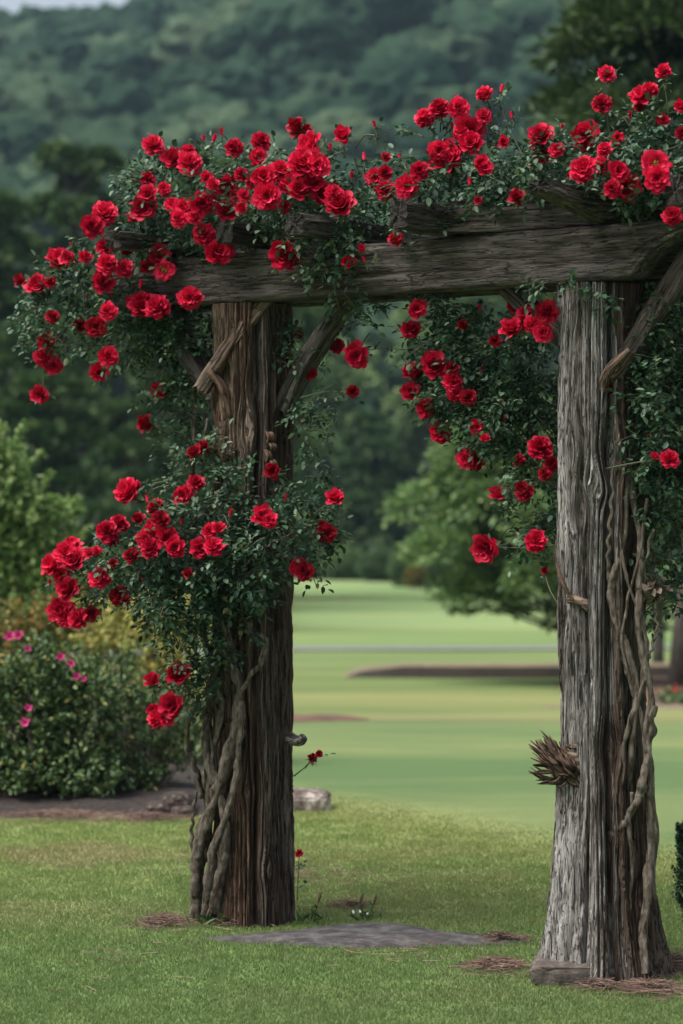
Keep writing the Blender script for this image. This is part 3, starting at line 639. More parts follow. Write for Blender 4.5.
A_canes = [([(222,700,.16),(205,640,.14),(196,560,.1),(193,480,.08),(196,400,.04),(186,340,.0),(178,300,-.02)], .012, .007),([(204,640,.12),(208,560,.1),(203,470,.1),(207,420,.12)], .009, .006),
 ([(206,860,.08),(212,780,.16),(222,700,.16)], .016, .012),([(176,300,.0),(150,280,.16),(120,290,.15),(90,300,.12)], .008, .004),([(230,240,.0),(180,215,.05),(140,230,.1)], .008, .004),([(178,330,.0),(195,290,-.2),(230,235,-.2),(300,215,.0),(350,215,.05)], .009, .004),([(120,290,.15),(75,320,.12),(48,360,.1),(42,388,.1)], .005, .003)]
A_sprigs = [([(300,398,0),(325,392,0),(351,392,0)], 6), ([(296,410,0),(310,400,0),(335,383,0)], 3), ([(150,427,.05),(163,420,.05),(180,405,.05)], 3), ([(380,165,.02),(377,148,.02),(375,128,.02)], 1), ([(203,160,.02),(206,150,.02),(204,142,.02)], 0), ([(213,170,.02),(212,155,.02),(213,143,.02)], 0),
 ([(345,352,0),(370,350,.0),(395,345,.0)], 4), ([(390,172,.05),(400,158,.05),(425,152,.05)], 2), ([(170,395,.05),(158,385,.05),(145,386,.05)], 3)]
B_blobs = [(170,548,36,26,.34,.16,.022),(212,520,34,26,.30,.16,.020),(135,568,30,20,.36,.14,.018),(185,592,44,28,.32,.18,.024),(235,560,34,32,.28,.12,.023),(268,528,28,20,.26,.1,.017),(232,598,26,22,.26,.1,.020),(208,640,18,30,.24,.10,.018),(196,688,14,20,.22,.08,.015),(190,650,20,22,.26,.12,.010),(214,700,10,14,.2,.05,.010),
 (312,512,16,26,.10,.12,.018),(302,545,10,18,.12,.1,.018),(300,490,10,20,.05,.1,.016),(192,478,16,24,.20,.12,.018),(232,490,18,26,.22,.06,.014),(100,588,18,12,.36,.1,.015),(150,600,24,12,.34,.12,.018),(90,560,18,14,.36,.1,.012),(178,620,18,18,.28,.1,.012),(290,515,20,12,.2,.08,.014),(215,455,14,14,.2,.05,.012)]
B_blooms = [(148,502,6,.35,'b'),(90,580,7,.4,'b'),(110,565,7,.4,'b'),(145,585,7,.4,'b'),(182,524,7,.4,'b'),(230,515,6,.35,'b'),(285,500,6,.25,'b'),(50,585,6,.4,'b'),(132.5,496,23),(137,489,13),(106.7,534,21),(119,527,18),(112,541,13),(67,557,25),(57.5,567,20),(76,563,23),(72,549,17),(70.6,591,22),(63,577,16),(100.6,579.6,21),(132.5,558.6,16,None,'d'),(120,598.4,19,None,'d'),(62,612,25),(70,617,22),(81,619,20),(92,611,14,None,'d'),(90,555,10),(114,564,10,None,'d'),(97,553,9),
 (157,510,19,None,'d'),(160,521,17,None,'d'),(154.5,534,20),(152,550,19),(166,541,23),(175,548,18),(148,541,17),(184,495,18),(196,484.5,15),(196,455,14,None,'d'),(204,450,13,None,'d'),(210,532,15,.42),(219,530,11,.42),(200,550,19,.44),(214,548.7,19,.44),(273,472,15,.24,'d'),(262,517,19,.36),(270,521,14,.36),
 (335,501,17,.1),(326,534,17,.1,'d'),(320,526,10,.1,'d'),(298,567,17,.2),(305,572,18,.2,'d'),(181.7,679,23,.3),(152.6,684,14,.3,'c'),(173,706,23,.3),(160.6,720,19,.3),(165,717,17,.3),(154,711,13,.3),(299,853,7,.05),(311,760,9,0,'d'),(319,754,7,0,'d'),(140,520,12,None,'d'),(188,575,9,None,'d')]
B_canes = [([(196,918,.12),(197,880,.14),(205,830,.16),(222,780,.17),(236,730,.17),(238,690,.17),(232,655,.16),(225,620,.2)], .030, .014),
 ([(214,912,.15),(222,870,.16),(224,820,.17),(214,780,.16),(206,740,.15),(208,700,.17),(216,660,.17)], .024, .012),([(205,915,.16),(212,860,.19),(232,800,.18),(240,750,.175),(240,700,.18)], .018, .012),
 ([(203,800,.08),(196,770,.1),(188,745,.12),(192,715,.14),(205,690,.16)], .012, .007),([(236,700,.17),(248,680,.175),(262,660,.175),(267,643,.18),(262,634,.18),(252,632,.175),(249,622,.17)], .010, .009),
 ([(252,632,.17),(250,618,.165),(252,600,.16)], .006, .004),([(228,640,.19),(215,600,.26),(190,580,.32),(150,575,.35)], .009, .004),([(225,620,.2),(240,575,.24),(270,545,.24),(300,530,.18)], .008, .004),([(205,850,.05),(207,790,.05),(212,740,.08),(210,690,.1)], .014, .009),([(198,880,.05),(192,830,.06),(198,790,.08)], .008, .005)]
B_sprigs = [([(294,776,0),(304,768,0),(311,762,0)], 0), ([(306,766,0),(313,760,0),(319,756,0)], 2), ([(297,900,.05),(298,875,.05),(299,856,.05)], 4), ([(296,545,.12),(315,515,.1),(333,502,.1)], 3), ([(60,570,.36),(95,575,.36),(130,570,.36)], 3)]
C_blobs = [(428,188,28,20,.04,.25,.018),(470,178,34,24,.02,.28,.018),(520,182,34,22,.02,.28,.020),(575,168,36,22,.02,.28,.019),(625,165,34,26,.02,.28,.020),(668,175,30,40,.02,.28,.022),(640,205,34,10,.0,.2,.018),(500,150,16,12,.02,.2,.009),(540,165,30,20,.02,.2,.012),(650,130,28,14,.02,.2,.010),(610,120,14,20,.02,.15,.006),(450,208,30,8,.15,.1,.014),(490,200,14,8,.16,.1,.012),(440,140,14,12,.02,.15,.006),
 (432,222,10,14,.2,.05,.012),(402,238,14,7,.2,.06,.010),(558,284,16,10,.18,.03,.016),(590,285,14,5,.17,.02,.014),(432,302,18,12,-.05,.1,.016),(428,325,18,18,-.05,.12,.016),(462,340,30,26,-.10,.15,.020),(505,350,34,26,-.14,.16,.022),(505,395,38,36,-.16,.18,.026),(470,400,28,26,-.12,.16,.022),(535,420,20,40,-.16,.15,.026),(500,440,26,18,-.14,.15,.018),(538,475,16,22,-.12,.12,.020),(525,515,16,14,-.12,.1,.014),(540,530,14,20,-.1,.1,.020),(450,380,16,20,-.10,.12,.014),(405,340,14,8,-.04,.06,.010),
 (672,330,22,42,-.18,.22,.036),(665,380,20,34,-.18,.22,.036),(672,440,22,40,-.18,.22,.036),(668,500,20,34,-.18,.2,.034),(662,550,14,34,-.15,.15,.022),(690,400,20,110,-.15,.2,.022),(655,460,14,14,.0,.1,.016),(660,600,12,14,-.15,.1,.014)]
C_blooms = [(501,92,7,.05,'b'),(495,148,6,.05,'b'),(512,118,6,.05,'b'),(452,128,6,.05,'b'),(562,130,6,.05,'b'),(630,118,6,.05,'b'),(568,178,7,.2,'b'),(400,160,6,.05,'b'),(530,170,6,.2,'b'),(470,185,7,.2,'b'),(480,310,6,-.05,'b'),(445,345,6,-.05,'b'),(510,345,7,-.02,'b'),(480,375,7,-.02,'b'),(505,420,6,-.02,'b'),(660,300,6,.05,'b'),(650,440,6,.05,'b'),(408,187,21),(418.6,172,18),(427,121,19,.1),(440,112,20,.1),(458,110,19,.1),(485.4,96.4,16,.1),(484,117,15,.1),(468,131,26),(462,134,16),(471,145,23),(437,151.5,18),(447.7,164,28),(441,158,18),(479,165,14),(484,170,12),(504,142,10),(541,139,24),(537,146,14),(543,157,16),(556.6,151,15),(588.6,136,30),(605,151.5,14),(617,139,14),(583.6,172,27),(602,168,16),(618,171,19),(624,189,25),(613,190,16),(634,186,12),
 (655.7,165,26,None,'o'),(657,180,24),(607,75.7,17,.1),(602,106,19,.1),(643,99,20,.1),(650,93,16,.1),(640,108,12,.1,'d'),(664,73.6,16,.1),(680.5,108,11,.1),(662,121,13,.1),(681,134,13,.1,'d'),(517,200,15,None,'d'),(479,201,8),(673.5,218,19,.2),(398,240,15,.2),(512.7,310,13,0),(527,317,18,.05),(549,310,21,.16),(512.7,332,20,.1),(533,327,20,.12),(543,333,18,.14),(523,325,14,.05),(416.6,310,16),(411.6,331,19),
 (414,377,18),(411,392,17),(433,367,23),(423,378,17),(452.6,384,20),(452,369,12,None,'d'),(468,398,15,None,'d'),(426,409,18),(440.6,434,22),(476,426,14),(468,459,18),(478,461,16,None,'d'),(485,440,8),(540,451,24),(551,466,15,None,'d'),(520,462,13,None,'d'),(525.6,494,18),(522,488,12,None,'d'),(545,475,13,None,'d'),(499.5,498,16,None,'c'),(489,547,24),(534.7,543,22),(628,384,14,-.02,'d'),(612,390,10,.06,'d'),(669,461,18,.1),(655,458,9,.1),(545,571,7,.0,'w'),(462,326,9,None,'d'),(495,342,11,None,'d'),(454,395,16),(445,372,10,None,'d')]
C_canes = [([(652,900,-.02),(655,840,-.02),(652,780,.0),(645,730,.03),(634,690,.06),(624,640,.08),(628,600,.07),(640,560,.04),(646,500,.02)], .009, .005),([(622,770,.06),(626,730,.07),(640,700,.05),(648,660,.03),(642,620,.04),(628,580,.07),(620,540,.08),(622,500,.06)], .008, .005),([(628,930,.05),(632,880,.05),(629,830,.06),(632,790,.05)], .008, .006),([(650,660,.02),(657,620,.0),(652,590,.0)], .005, .004),([(646,972,.07),(644,940,.05),(648,900,.02),(650,850,.0),(650,790,.0),(648,740,.02),(651,700,.02),(645,660,.04),(637,630,.05),(640,590,.04),(638,540,.03),(630,470,.02),(634,420,.0),(636,380,-.02),(632,320,-.03)], .014, .012),
 ([(606,850,.03),(614,835,.07),(628,815,.06),(641,790,.04),(648,765,.03),(650,735,.02),(652,705,.02)], .016, .013),([(630,790,.0),(632,760,.04),(634,720,.05),(636,690,.05),(628,655,.07),(614,615,.09),(612,590,.09),(618,560,.08),(625,525,.06),(626,480,.04),(622,440,.04)], .014, .009),
 ([(612,590,.09),(609,560,.1),(610,520,.1),(614,470,.1)], .008, .005),([(640,690,.04),(646,650,.03),(641,610,.03),(645,570,.02),(652,530,.02)], .009, .005),([(636,690,.05),(625,668,.07),(617,640,.09)], .006, .003),([(632,320,-.03),(600,250,-.25),(560,200,-.2),(500,190,.0)], .011, .005),([(632,320,-.03),(650,250,-.3),(660,200,-.1)], .011, .005),
 ([(560,470,-.16),(530,430,-.16),(505,395,-.15),(470,370,-.1),(440,350,-.08)], .006, .004),([(632,420,-.15),(580,410,-.2),(530,400,-.16)], .008, .005),([(650,590,.02),(655,560,-.05),(660,500,-.12)], .006, .004)]
C_sprigs = [([(530,170,.05),(520,150,.05),(506,122,.05),(501,96,.05)], 4), ([(486,160,.05),(488,140,.05),(485,122,.1)], 2), ([(615,150,.05),(608,125,.08),(606,82,.1)], 4), ([(660,160,.05),(668,120,.08),(664,80,.1)], 3), ([(545,573,0),(550,590,.02),(558,604,.08)], 0), ([(556,545,-.06),(530,548,-.02),(498,547,0)], 3), ([(560,490,-.1),(530,480,-.05),(505,495,0)], 4), ([(470,400,-.08),(455,420,-.02),(443,430,0)], 3), ([(550,180,.1),(530,160,.1),(515,150,.1)], 3), ([(630,150,.1),(665,150,.12),(690,140,.12)], 5), ([(600,470,.1),(640,462,.1),(668,460,.1)], 4), ([(430,352,-.02),(405,350,0),(388,348,0)], 4)]
climbing_rose('red climbing rose spilling over and far out past the left end of the beam', arb(206, 918, .1)*np.array([1, 1, 0]), A_blobs, A_blooms, A_canes, 'red climbing roses on the arbor', A_sprigs)
climbing_rose('lower red climbing rose halfway up the brown post, thick twisted canes at its foot', arb(196, 918, .12)*np.array([1, 1, 0]), B_blobs, B_blooms, B_canes, 'red climbing roses on the arbor', B_sprigs)
roseC = climbing_rose('red climbing rose on the silvery post and over the near right end of the beam', arb(642, 950, .05)*np.array([1, 1, 0]), C_blobs, C_blooms, C_canes, 'red climbing roses on the arbor', C_sprigs)
M['dry'] = leaf_mat('dry_leaf', [(0, (.07,.05,.035)), (1, (.20,.16,.12))], .8, .1)
Bd = Buf(); c = arb(654, 588, .0); q = rand_dirs(70)*(rng.random(70)**.4)[:, None]*.045; leaves(Bd, c+q, rand_dirs(70), .035, 0, 1.2); Bd.build('dry_leaf_clump', M['dry'], roseC)

# ------------------------------------------------------------------ stones and small things on the lawn
def boulder(name, label, c, size, mat, seed, group=None, cat='rock', box=.6, lev=4):
    V0, F0 = ICO[lev]; V = np.sign(V0)*np.abs(V0)**box
    V = V*(1+.16*fbm(V0*1.7+seed*5.1, 3)+.05*fbm(V0*6+seed, 3))[:, None]; V = V*np.array(size)*.5
    root_z = float(c[2]); V = V+np.array([c[0], c[1], root_z+size[2]*.5-.01]); B = Buf(); B.add(V, F0); o = B.build(name, mat)
    V2 = np.array([c[0], c[1], root_z]); o.data.transform(Matrix.Translation(-Vector(V2))); o.location = Vector(V2)
    return tag(o, label, cat, group)
M['stone_dark'] = stone_mat('grey_stone', [(.3, (.06,.055,.05)), (.55, (.13,.115,.10)), (.8, (.24,.22,.20))], 9, .012)
M['stone_pale'] = stone_mat('pale_rock', [(.40, (.06,.042,.034)), (.52, (.20,.16,.13)), (.66, (.50,.45,.41))], 9, .03)
M['stone_base'] = stone_mat('foundation_stone', [(.3, (.035,.027,.022)), (.5, (.09,.07,.058)), (.7, (.18,.15,.13))], 30, .016)
M['white_stone'] = stone_mat('white_pebble', [(.3, (.5,.52,.52)), (.7, (.72,.74,.74))], 5, .002)
fs = patch('flat_stone', None, gpts([(190,940),(235,936),(290,931),(335,926),(370,925),(410,928),(455,934),(505,938),(545,942),(505,946),(440,948),(360,949),(280,947),(225,944)]), .018, .006, .05, 3)
fs.data.materials.clear(); M['slab'] = stone_mat('slab_stone', [(.36, (.022,.018,.017)), (.5, (.06,.052,.052)), (.66, (.13,.115,.115))], 14, .012); fs.data.materials.append(M['slab'])
tag(fs, 'long flat grey stone slab lying in the lawn between the two posts', 'stone slab')
g0 = ground_at(575, 986); boulder('foundation_stone', 'rough rectangular stone block under the flared foot of the silvery post', (g0[0], g0[1]+.10, -.02), (.30, .22, .105), M['stone_base'], 1.3, None, 'stone block', .35)
g1 = ground_at(655, 974); boulder('white_pebble', 'larger of two pale flat pebbles beside the silvery post foot', g1, (.062, .05, .022), M['white_stone'], 2, 'white pebbles at the post foot', 'pebble', .9, 3)
g1 = ground_at(638, 975); boulder('white_pebble', 'smaller of two pale pebbles beside the silvery post foot', g1, (.036, .035, .02), M['white_stone'], 3, 'white pebbles at the post foot', 'pebble', .9, 3)
g2 = ground_at(305, 811); boulder('boulder', 'flat-topped pale rock on the grass just beyond the brown post', g2+np.array([0, .12, -.03]), (.27, .30, .14), M['stone_pale'], 4, None, 'rock', .5)
M['stone_mot'] = stone_mat('mottled_rock', [(.44, (.018,.011,.008)), (.54, (.06,.036,.026)), (.68, (.27,.22,.18))], 36, .03)
for px, py, sx, sz, lb in [(138,816,.12,.08,'leftmost mottled brown rock at the end of the mulch bed under the bushes'),(158,815,.13,.11,'taller mottled rock standing just left of the canes in the mulch bed'),(184,815,.15,.09,'small mottled rock partly behind the twisted canes'),(176,812,.20,.15,'large pale topped rock at the back of the mulch bed')]:
    g = ground_at(px, py); boulder('boulder', lb, g-np.array([0, 0, .03]), (sx, .25, sz), M['stone_mot'], px, 'mottled rocks in the mulch bed', 'rock', .7)
# pine straw
def straw(spots):
    B = Buf()
    for px, py, rx, ry, n in spots:
        g = ground_at(px, py); s = F/g[1]; ryw = ry/F*g[1]*g[1]/H
        q = rng.normal(size=(n, 2))*.42*(.45+1.5*rng.random((n, 1))**1.5); X = g[0]+q[:, 0]*rx/s; Y = g[1]+q[:, 1]*ryw; a = rng.normal(size=n)*.9; ln = .03+.07*rng.random(n); w = .0012
        Z = gz(X, Y)+.012+.03*rng.random(n)*np.exp(-(q**2).sum(1)*2); tilt = rng.normal(size=n)*.12
        d = np.stack([np.cos(a), np.sin(a), tilt], -1)*ln[:, None]; sd = np.stack([-np.sin(a)*w, np.cos(a)*w, 0*a+w*.6], -1); P = np.stack([X, Y, Z], -1)
        V = np.stack([P-d/2-sd, P-d/2+sd, P+d/2+sd, P+d/2-sd], 1).reshape(-1, 3); B.add(V, np.arange(n)[:, None]*4+np.arange(4)[None])
    kind(B.build('pine_straw', M['straw']), 'stuff')
M['straw'] = leaf_mat('pine_straw', [(0, (.035,.018,.013)), (.6, (.09,.048,.034)), (1, (.20,.135,.095))], .8, 0)
straw([(165,925,26,5,420),(497,969,34,6,420),(650,992,34,8,520),(500,942,30,3,160),(676,968,20,10,400),(235,925,40,4,220),(600,990,30,4,120),(640,978,16,6,500),(575,905,12,3,0+40),(350,908,22,2,90),(60,818,90,6,900),(150,820,50,4,500),(400,960,160,30,60),(120,960,120,25,30),(300,880,160,18,200)])
# weeds
M['weed'] = leaf_mat('weed_leaf', [(0, (.03,.07,.02)), (1, (.09,.15,.05))]); M['seed'] = plain('seed_head', (.09, .05, .03)); M['whitefl'] = plain('white_floret', (.7, .7, .68))
def weed(label, px, py, hts, nleaf, white=0):
    g = ground_at(px, py); root = thing('weed', label, 'weed', g, 'weeds around the arbor foot'); B = Buf(); SBf = Buf()
    for dx, h in hts:
        P = catmull([g+np.array([dx*.3, 0, 0]), g+np.array([dx*.6, 0, h*.5]), g+np.array([dx, -.01, h])], 8); V, Fs, _ = tube(P, np.linspace(.002, .0015, 8), 4); B.add(V, Fs)
        V, Fs, _ = tube(catmull([P[-1], P[-1]+np.array([.006, 0, .025]), P[-1]+np.array([.012, 0, .045])], 6), [.002, .005, .006, .006, .004, .001], 6); SBf.add(V, Fs)
        leaves(B, P[rng.integers(1, 7, 4)], rand_dirs(4)+np.array([0, 0, .5]), .03, 0, .5)
    leaves(B, g+rng.normal(size=(nleaf, 3))*np.array([.03, .03, .004])+np.array([0, 0, .012]), rand_dirs(nleaf)*np.array([1, 1, .3])+np.array([0, 0, .6]), .055, 0, .35)
    B.build('foliage', M['weed'], root); SBf.build('seed_head', M['seed'], root)
    if white:
        W = Buf(); V0, F0 = ICO[1]
        for _ in range(white): W.add(V0*.005+g+np.array([random.uniform(-.05, .05), random.uniform(-.03, .02), random.uniform(.015, .04)]), F0)
        W.build('floret', M['whitefl'], root)
weed('small weed with two dark upright seed heads behind the flat slab', 365, 921, [(-.02, .07), (.035, .065)], 14, 5)
weed('wispy green weed at the right corner of the brown post foot', 311, 924, [(.03, .09)], 16)
weed('low green sprig at the foot of the rose canes', 212, 926, [(-.02, .03)], 26)
weed('tuft of weeds beside the pale pebbles', 626, 978, [(.01, .04)], 22)
# dwarf conifer at the right edge
def conifer():
    g = ground_at(688, 938); root = thing('dwarf_conifer', 'narrow dark dwarf evergreen at the right edge beside the silvery post', 'evergreen', g)
    B = Buf(); V, Fs, _ = tube(np.array([g, g+np.array([0, 0, .2]), g+np.array([-.03, 0, .40])]), [.012, .008, .002], 7); B.add(V, Fs); B.build('stem', M['cane'], root)
    LBf = Buf()
    for _ in range(150):
        t = random.random()**.8; a = random.random()*6.28; p = g+np.array([-.03*t*t, 0, .03+.40*t]); r = .085*(1-t)**.85*(.5+.7*random.random())+.012
        d = unit(np.array([math.cos(a), math.sin(a), .9])); P = catmull([p, p+d*r*.6, p+d*r+np.array([0, 0, .012])], 6); V, Fs, _ = tube(P, .0015, 3); LBf.add(V, Fs)
        k = 26; i = rng.integers(1, 6, k); leaves(LBf, P[i], rand_dirs(k)+d*.8, .013, 0, .7)
    LBf.build('foliage', M['conif'], root)
M['conif'] = leaf_mat('conifer_leaf', [(0, (.012,.035,.018)), (.8, (.03,.07,.035)), (1, (.06,.11,.05))], .5, .1)
conifer()

# ------------------------------------------------------------------ bushes left
def bush(name, label, cat, blobs, Y, mat, leaf, dens, base, stems=14, group=None, width=1.0, shoots=0, sprayl=.16, stemmat='cane'):
    """blobs px,py,rx,ry at distance Y; leaves sit on small shoots pointing outwards"""
    g = np.array([(base-CX)/F*Y, Y, float(gz((base-CX)/F*Y, Y))]); root = thing(name, label, cat, g, group); LBf = Buf(); SBf = Buf(); s = F/Y
    for bx, by, rx, ry, dy in blobs:
        c = at(bx, by, Y+dy); rx_, rz_ = rx/s, ry/s; ryy = rx_*.8
        n = int(dens*8*(rx_*rz_+rx_*ryy)); q = rand_dirs(n)*(.5+.5*rng.random(n)**.6)[:, None]; lump = 1+.28*fbm(q*2.6+bx*.1, 3)
        P = c+q*np.array([rx_, ryy, rz_])*lump[:, None]; P = P[P[:, 2] > gz(P[:, 0], P[:, 1])+.06]; n = len(P); d = unit(unit(P-c)*.8+np.array([0, 0, .7])+rand_dirs(n)*.55)
        for k in range(9):
            t = (k/9)*sprayl*(.5+.7*rng.random(n)); leaves(LBf, P+d*t[:, None]*.6, unit(d*.6+rand_dirs(n)), leaf*(.7+.5*rng.random(n)), 0, width)
        for _ in range(stems):
            e = c+rand_dirs(1)[0]*np.array([rx_, ryy, rz_])*.8; b0 = g+np.array([random.uniform(-.12, .12), random.uniform(-.1, .1), -.02]); b0[0] = b0[0]*.6+c[0]*.4; b0[2] = float(gz(b0[0], b0[1]))-.01
            m_ = (b0+e)/2+rand_dirs(1)[0]*.08; V, Fs, _ = tube(catmull([b0, m_, e], 10), np.linspace(.010, .003, 10), 5); SBf.add(V, Fs)
    for _ in range(shoots):
        bx, by, rx, ry, dy = random.choice(blobs); c = at(bx, by, Y+dy); d = unit(np.array([random.uniform(-.6, 1), random.uniform(-.5, .2), random.uniform(.1, 1)]))
        p = c+d*np.array([rx/s, rx/s*.8, ry/s]); ln = random.uniform(.15, .38); P = catmull([p-d*.1, p+d*ln*.5, p+d*ln+np.array([0, 0, -.03])], 10); V, Fs, _ = tube(P, .003, 4); SBf.add(V, Fs)
        k = 60; i = rng.integers(1, 10, k); leaves(LBf, P[i], unit(rand_dirs(k)+d*.9), leaf*1.2, 0, width)
    LBf.build('foliage', mat, root); SBf.build('stem', M[stemmat], root); return root
M['az'] = leaf_mat('azalea_leaf', [(0, (.018,.044,.014)), (.5, (.050,.10,.032)), (.8, (.12,.19,.06)), (.96, (.22,.29,.09)), (1, (.30,.22,.05))], .5, .2)
M['yg'] = leaf_mat('yellow_leaf', [(0, (.16,.20,.05)), (.5, (.42,.42,.12)), (.9, (.62,.56,.20)), (1, (.50,.28,.08))], .55, .45)
M['or'] = leaf_mat('orange_tip_leaf', [(0, (.07,.10,.03)), (.5, (.17,.19,.05)), (.8, (.32,.26,.07)), (1, (.55,.24,.08))], .55, .3)
M['bright'] = leaf_mat('bright_leaf', [(0, (.07,.15,.045)), (.5, (.20,.33,.10)), (.85, (.36,.48,.17)), (1, (.52,.56,.26))], .5, .3)
az = bush('azalea_bush', 'dark green azalea bush with scattered pink blooms at the left edge', 'azalea', [(-20,745,55,80,.1),(30,728,50,78,0),(78,738,42,74,.05),(50,690,40,45,.2),(10,782,60,30,-.1),(70,784,55,28,-.1)], 14.0, M['az'], .034, 330, 45)
for px, py, sz in ((10,638,11),(19,637,10),(28,650,7),(60,658.5,9),(72,665,8),(76.5,678,8),(84,680,6),(28,709,8),(26,724,10)):
    P = at(px, py, 13.35); put_bloom(az, P, sz*P[1]/F, unit(np.array([random.uniform(-.3,.3), -1, .6])), BM_pink)
bush('evergreen_shrub', 'dark broad shrub between the pink azalea and the rose canes', 'shrub', [(125,742,42,62,.1),(160,740,34,46,.2),(110,690,30,35,.3),(122,786,36,24,-.1)], 14.3, M['az'], .032, 330, 135, width=.8)
bush('golden_shrub', 'yellow green shrub rising behind the dark shrubs, beneath the lowest roses', 'shrub', [(130,650,52,48,.1),(185,675,46,62,0),(95,632,38,34,.2),(225,720,34,60,.2),(165,625,40,30,.1)], 16.5, M['yg'], .036, 190, 150)
bush('orange_tipped_shrub', 'orange tipped shrub behind the azalea at the left edge', 'shrub', [(38,640,34,38,0),(-5,650,34,40,.2),(60,625,22,22,0)], 16.8, M['or'], .036, 230, 20, shoots=12)
bush('broadleaf_shrub', 'tall bright green shrub with spiky shoots at the left edge', 'shrub', [(-10,530,50,70,0),(25,560,42,60,.1),(-30,470,40,40,0),(50,590,24,34,-.1),(10,600,50,50,.1)], 20.0, M['bright'], .055, 300, 10, shoots=46, width=.75, sprayl=.25)

# ------------------------------------------------------------------ trees
def tree(label, px, Y, top, halfw, low, mat, leaf, n, style='broad', name='tree', trunkpx=None, group=None, sub=26, trunk_r=None, seed=0, fat=1.0):
    """top/low: picture rows the crown reaches at distance Y; halfw: half width in px there"""
    r0 = random.Random(seed+px); s = F/Y; tx = (px if trunkpx is None else trunkpx); bx = (tx-CX)/F*Y
    g = np.array([bx, Y, float(gz(bx, Y)) if Y < 120 else float(hz(bx, Y))-.3]); root = thing(name, label, 'tree', g, group)
    zt = at(px, top, Y)[2]; zl = max(at(px, low, Y)[2], g[2]+.3); cxw = (px-CX)/F*Y; hw = halfw/s; cz = (zt+zl)/2; hz_ = (zt-zl)/2
    B = Buf(); tr = trunk_r or (.02*(zt-g[2])+.05)
    zs = np.linspace(g[2]-.1, zt-hz_*.25, 14); P = np.stack([bx+(cxw-bx)*((zs-zs[0])/(zs[-1]-zs[0]))**1.5+.06*hw*np.sin(zs*.7+px), Y+.04*hw*np.cos(zs*.6), zs], -1)
    V, Fs, _ = tube(P, np.linspace(tr, tr*.25, 14), 12, .15); B.add(V, Fs)
    cs = []
    for i in range(sub):
        t = (i+.5)/sub; z = zl+(zt-zl)*t; prof = math.sqrt(max(.06, 1-((t-.42)/.62)**2)) if style != 'pine' else (1-t)**.55*.95+.12
        a = i*2.4+r0.random(); rr = r0.uniform(.45, .9) if style != 'pine' else r0.uniform(.3, .95); rad = hw*prof
        c = np.array([cxw+math.cos(a)*rad*rr, Y+math.sin(a)*rad*rr*.8, z+r0.uniform(-.1, .1)*hz_]); q = fat*(hw*r0.uniform(.24, .42) if style != 'pine' else hw*r0.uniform(.30, .48))
        sz = np.array([q, q*.85, q*(.62 if style != 'pine' else .34)]); cs.append((c, sz))
        k = int(np.argmin(np.abs(P[:, 2]-(z-.25*rad)))); m_ = (P[k]+c)/2+np.array([0, 0, -.08*rad]); V, Fs, _ = tube(catmull([P[k], m_, c], 8), np.linspace(tr*.38, tr*.08, 8), 6, .1); B.add(V, Fs)
    B.build('trunk', M['bark'], root)
    LBf = Buf(); per = n//sub
    for c, sz in cs:
        q = rand_dirs(per); q[:, 2] = np.where(q[:, 2] < -.35, -q[:, 2], q[:, 2]); rad = .55+.45*rng.random(per)**.5
        rad = rad*(1+.35*fbm(q*2.2+c*.7, 3)); Pn = c+q*rad[:, None]*sz; d = unit(q+np.array([0, 0, .25 if style == 'pine' else -.15])+rand_dirs(per)*.7)
        leaves(LBf, Pn, d, leaf*(.6+.8*rng.random(per)), 0, 1.0 if style != 'pine' else .7)
    LBf.build('crown', mat, root); return root
def hz(x, y):
    x = np.asarray(x, float); y = np.asarray(y, float); t = np.clip((y-122)/215, 0, 1)
    ridge = 55.5+4*vnoise(np.stack([x*.03+3, x*0, x*0], -1))+np.clip(x+30, -40, 60)*.17
    und = vnoise(np.stack([x*.022, y*.02, x*0+7], -1))*6+vnoise(np.stack([x*.06, y*.05, x*0+2], -1))*2.5
    return -3+(ridge+3)*(t**1.05)+und*np.sin(t*np.pi)*.9
M['pine_dark'] = leaf_mat('dark_pine_needles', [(0, (.016,.038,.012)), (.6, (.040,.074,.024)), (1, (.085,.13,.045))], .6, .12)
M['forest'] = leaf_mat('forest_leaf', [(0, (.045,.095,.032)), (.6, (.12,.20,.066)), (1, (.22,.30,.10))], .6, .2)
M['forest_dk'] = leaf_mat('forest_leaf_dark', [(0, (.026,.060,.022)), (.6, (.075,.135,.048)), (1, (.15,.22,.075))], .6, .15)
M['light_tree'] = leaf_mat('light_tree_leaf', [(0, (.06,.13,.045)), (.6, (.15,.25,.085)), (1, (.28,.38,.14))], .55, .3)
M['mist'] = leaf_mat('misted_tree_leaf', [(0, (.08,.14,.06)), (.6, (.18,.27,.11)), (1, (.32,.42,.18))], .6, .35)  # leaf colour lightened to carry the mist over the trees in the gap
G1 = 'tall dark trees at the forest edge'
tree('tall dark tree whose rounded top stands second from the left edge', 72, 72, 148, 62, 520, M['forest_dk'], .30, 14000, 'broad', group=G1, seed=1)
tree('tall green tree whose top shows just left of the topmost left roses', 205, 74, 152, 58, 500, M['forest'], .30, 14000, 'broad', group=G1, seed=2)
tree('dark tree cut by the left edge above the bright shrub', -5, 66, 190, 60, 560, M['forest_dk'], .30, 13000, 'broad', group=G1, seed=3)
tree('dark forest tree directly behind the hanging roses left of the beam end', 132, 62, 232, 52, 560, M['forest_dk'], .28, 13000, 'pine', group=G1, seed=4)
tree('low dark tree behind the bright shrub and the lowest left roses', 40, 56, 320, 66, 590, M['forest_dk'], .26, 12000, 'pine', group=G1, seed=5)
tree('dark tree immediately left of the brown post', 175, 58, 330, 55, 590, M['forest_dk'], .26, 12000, 'pine', group=G1, seed=6)
tree('green forest tree hidden mostly behind the brown post', 270, 80, 230, 60, 560, M['forest'], .32, 12000, 'broad', group=G1, seed=7)
G2 = 'hazy trees beyond the fairway'
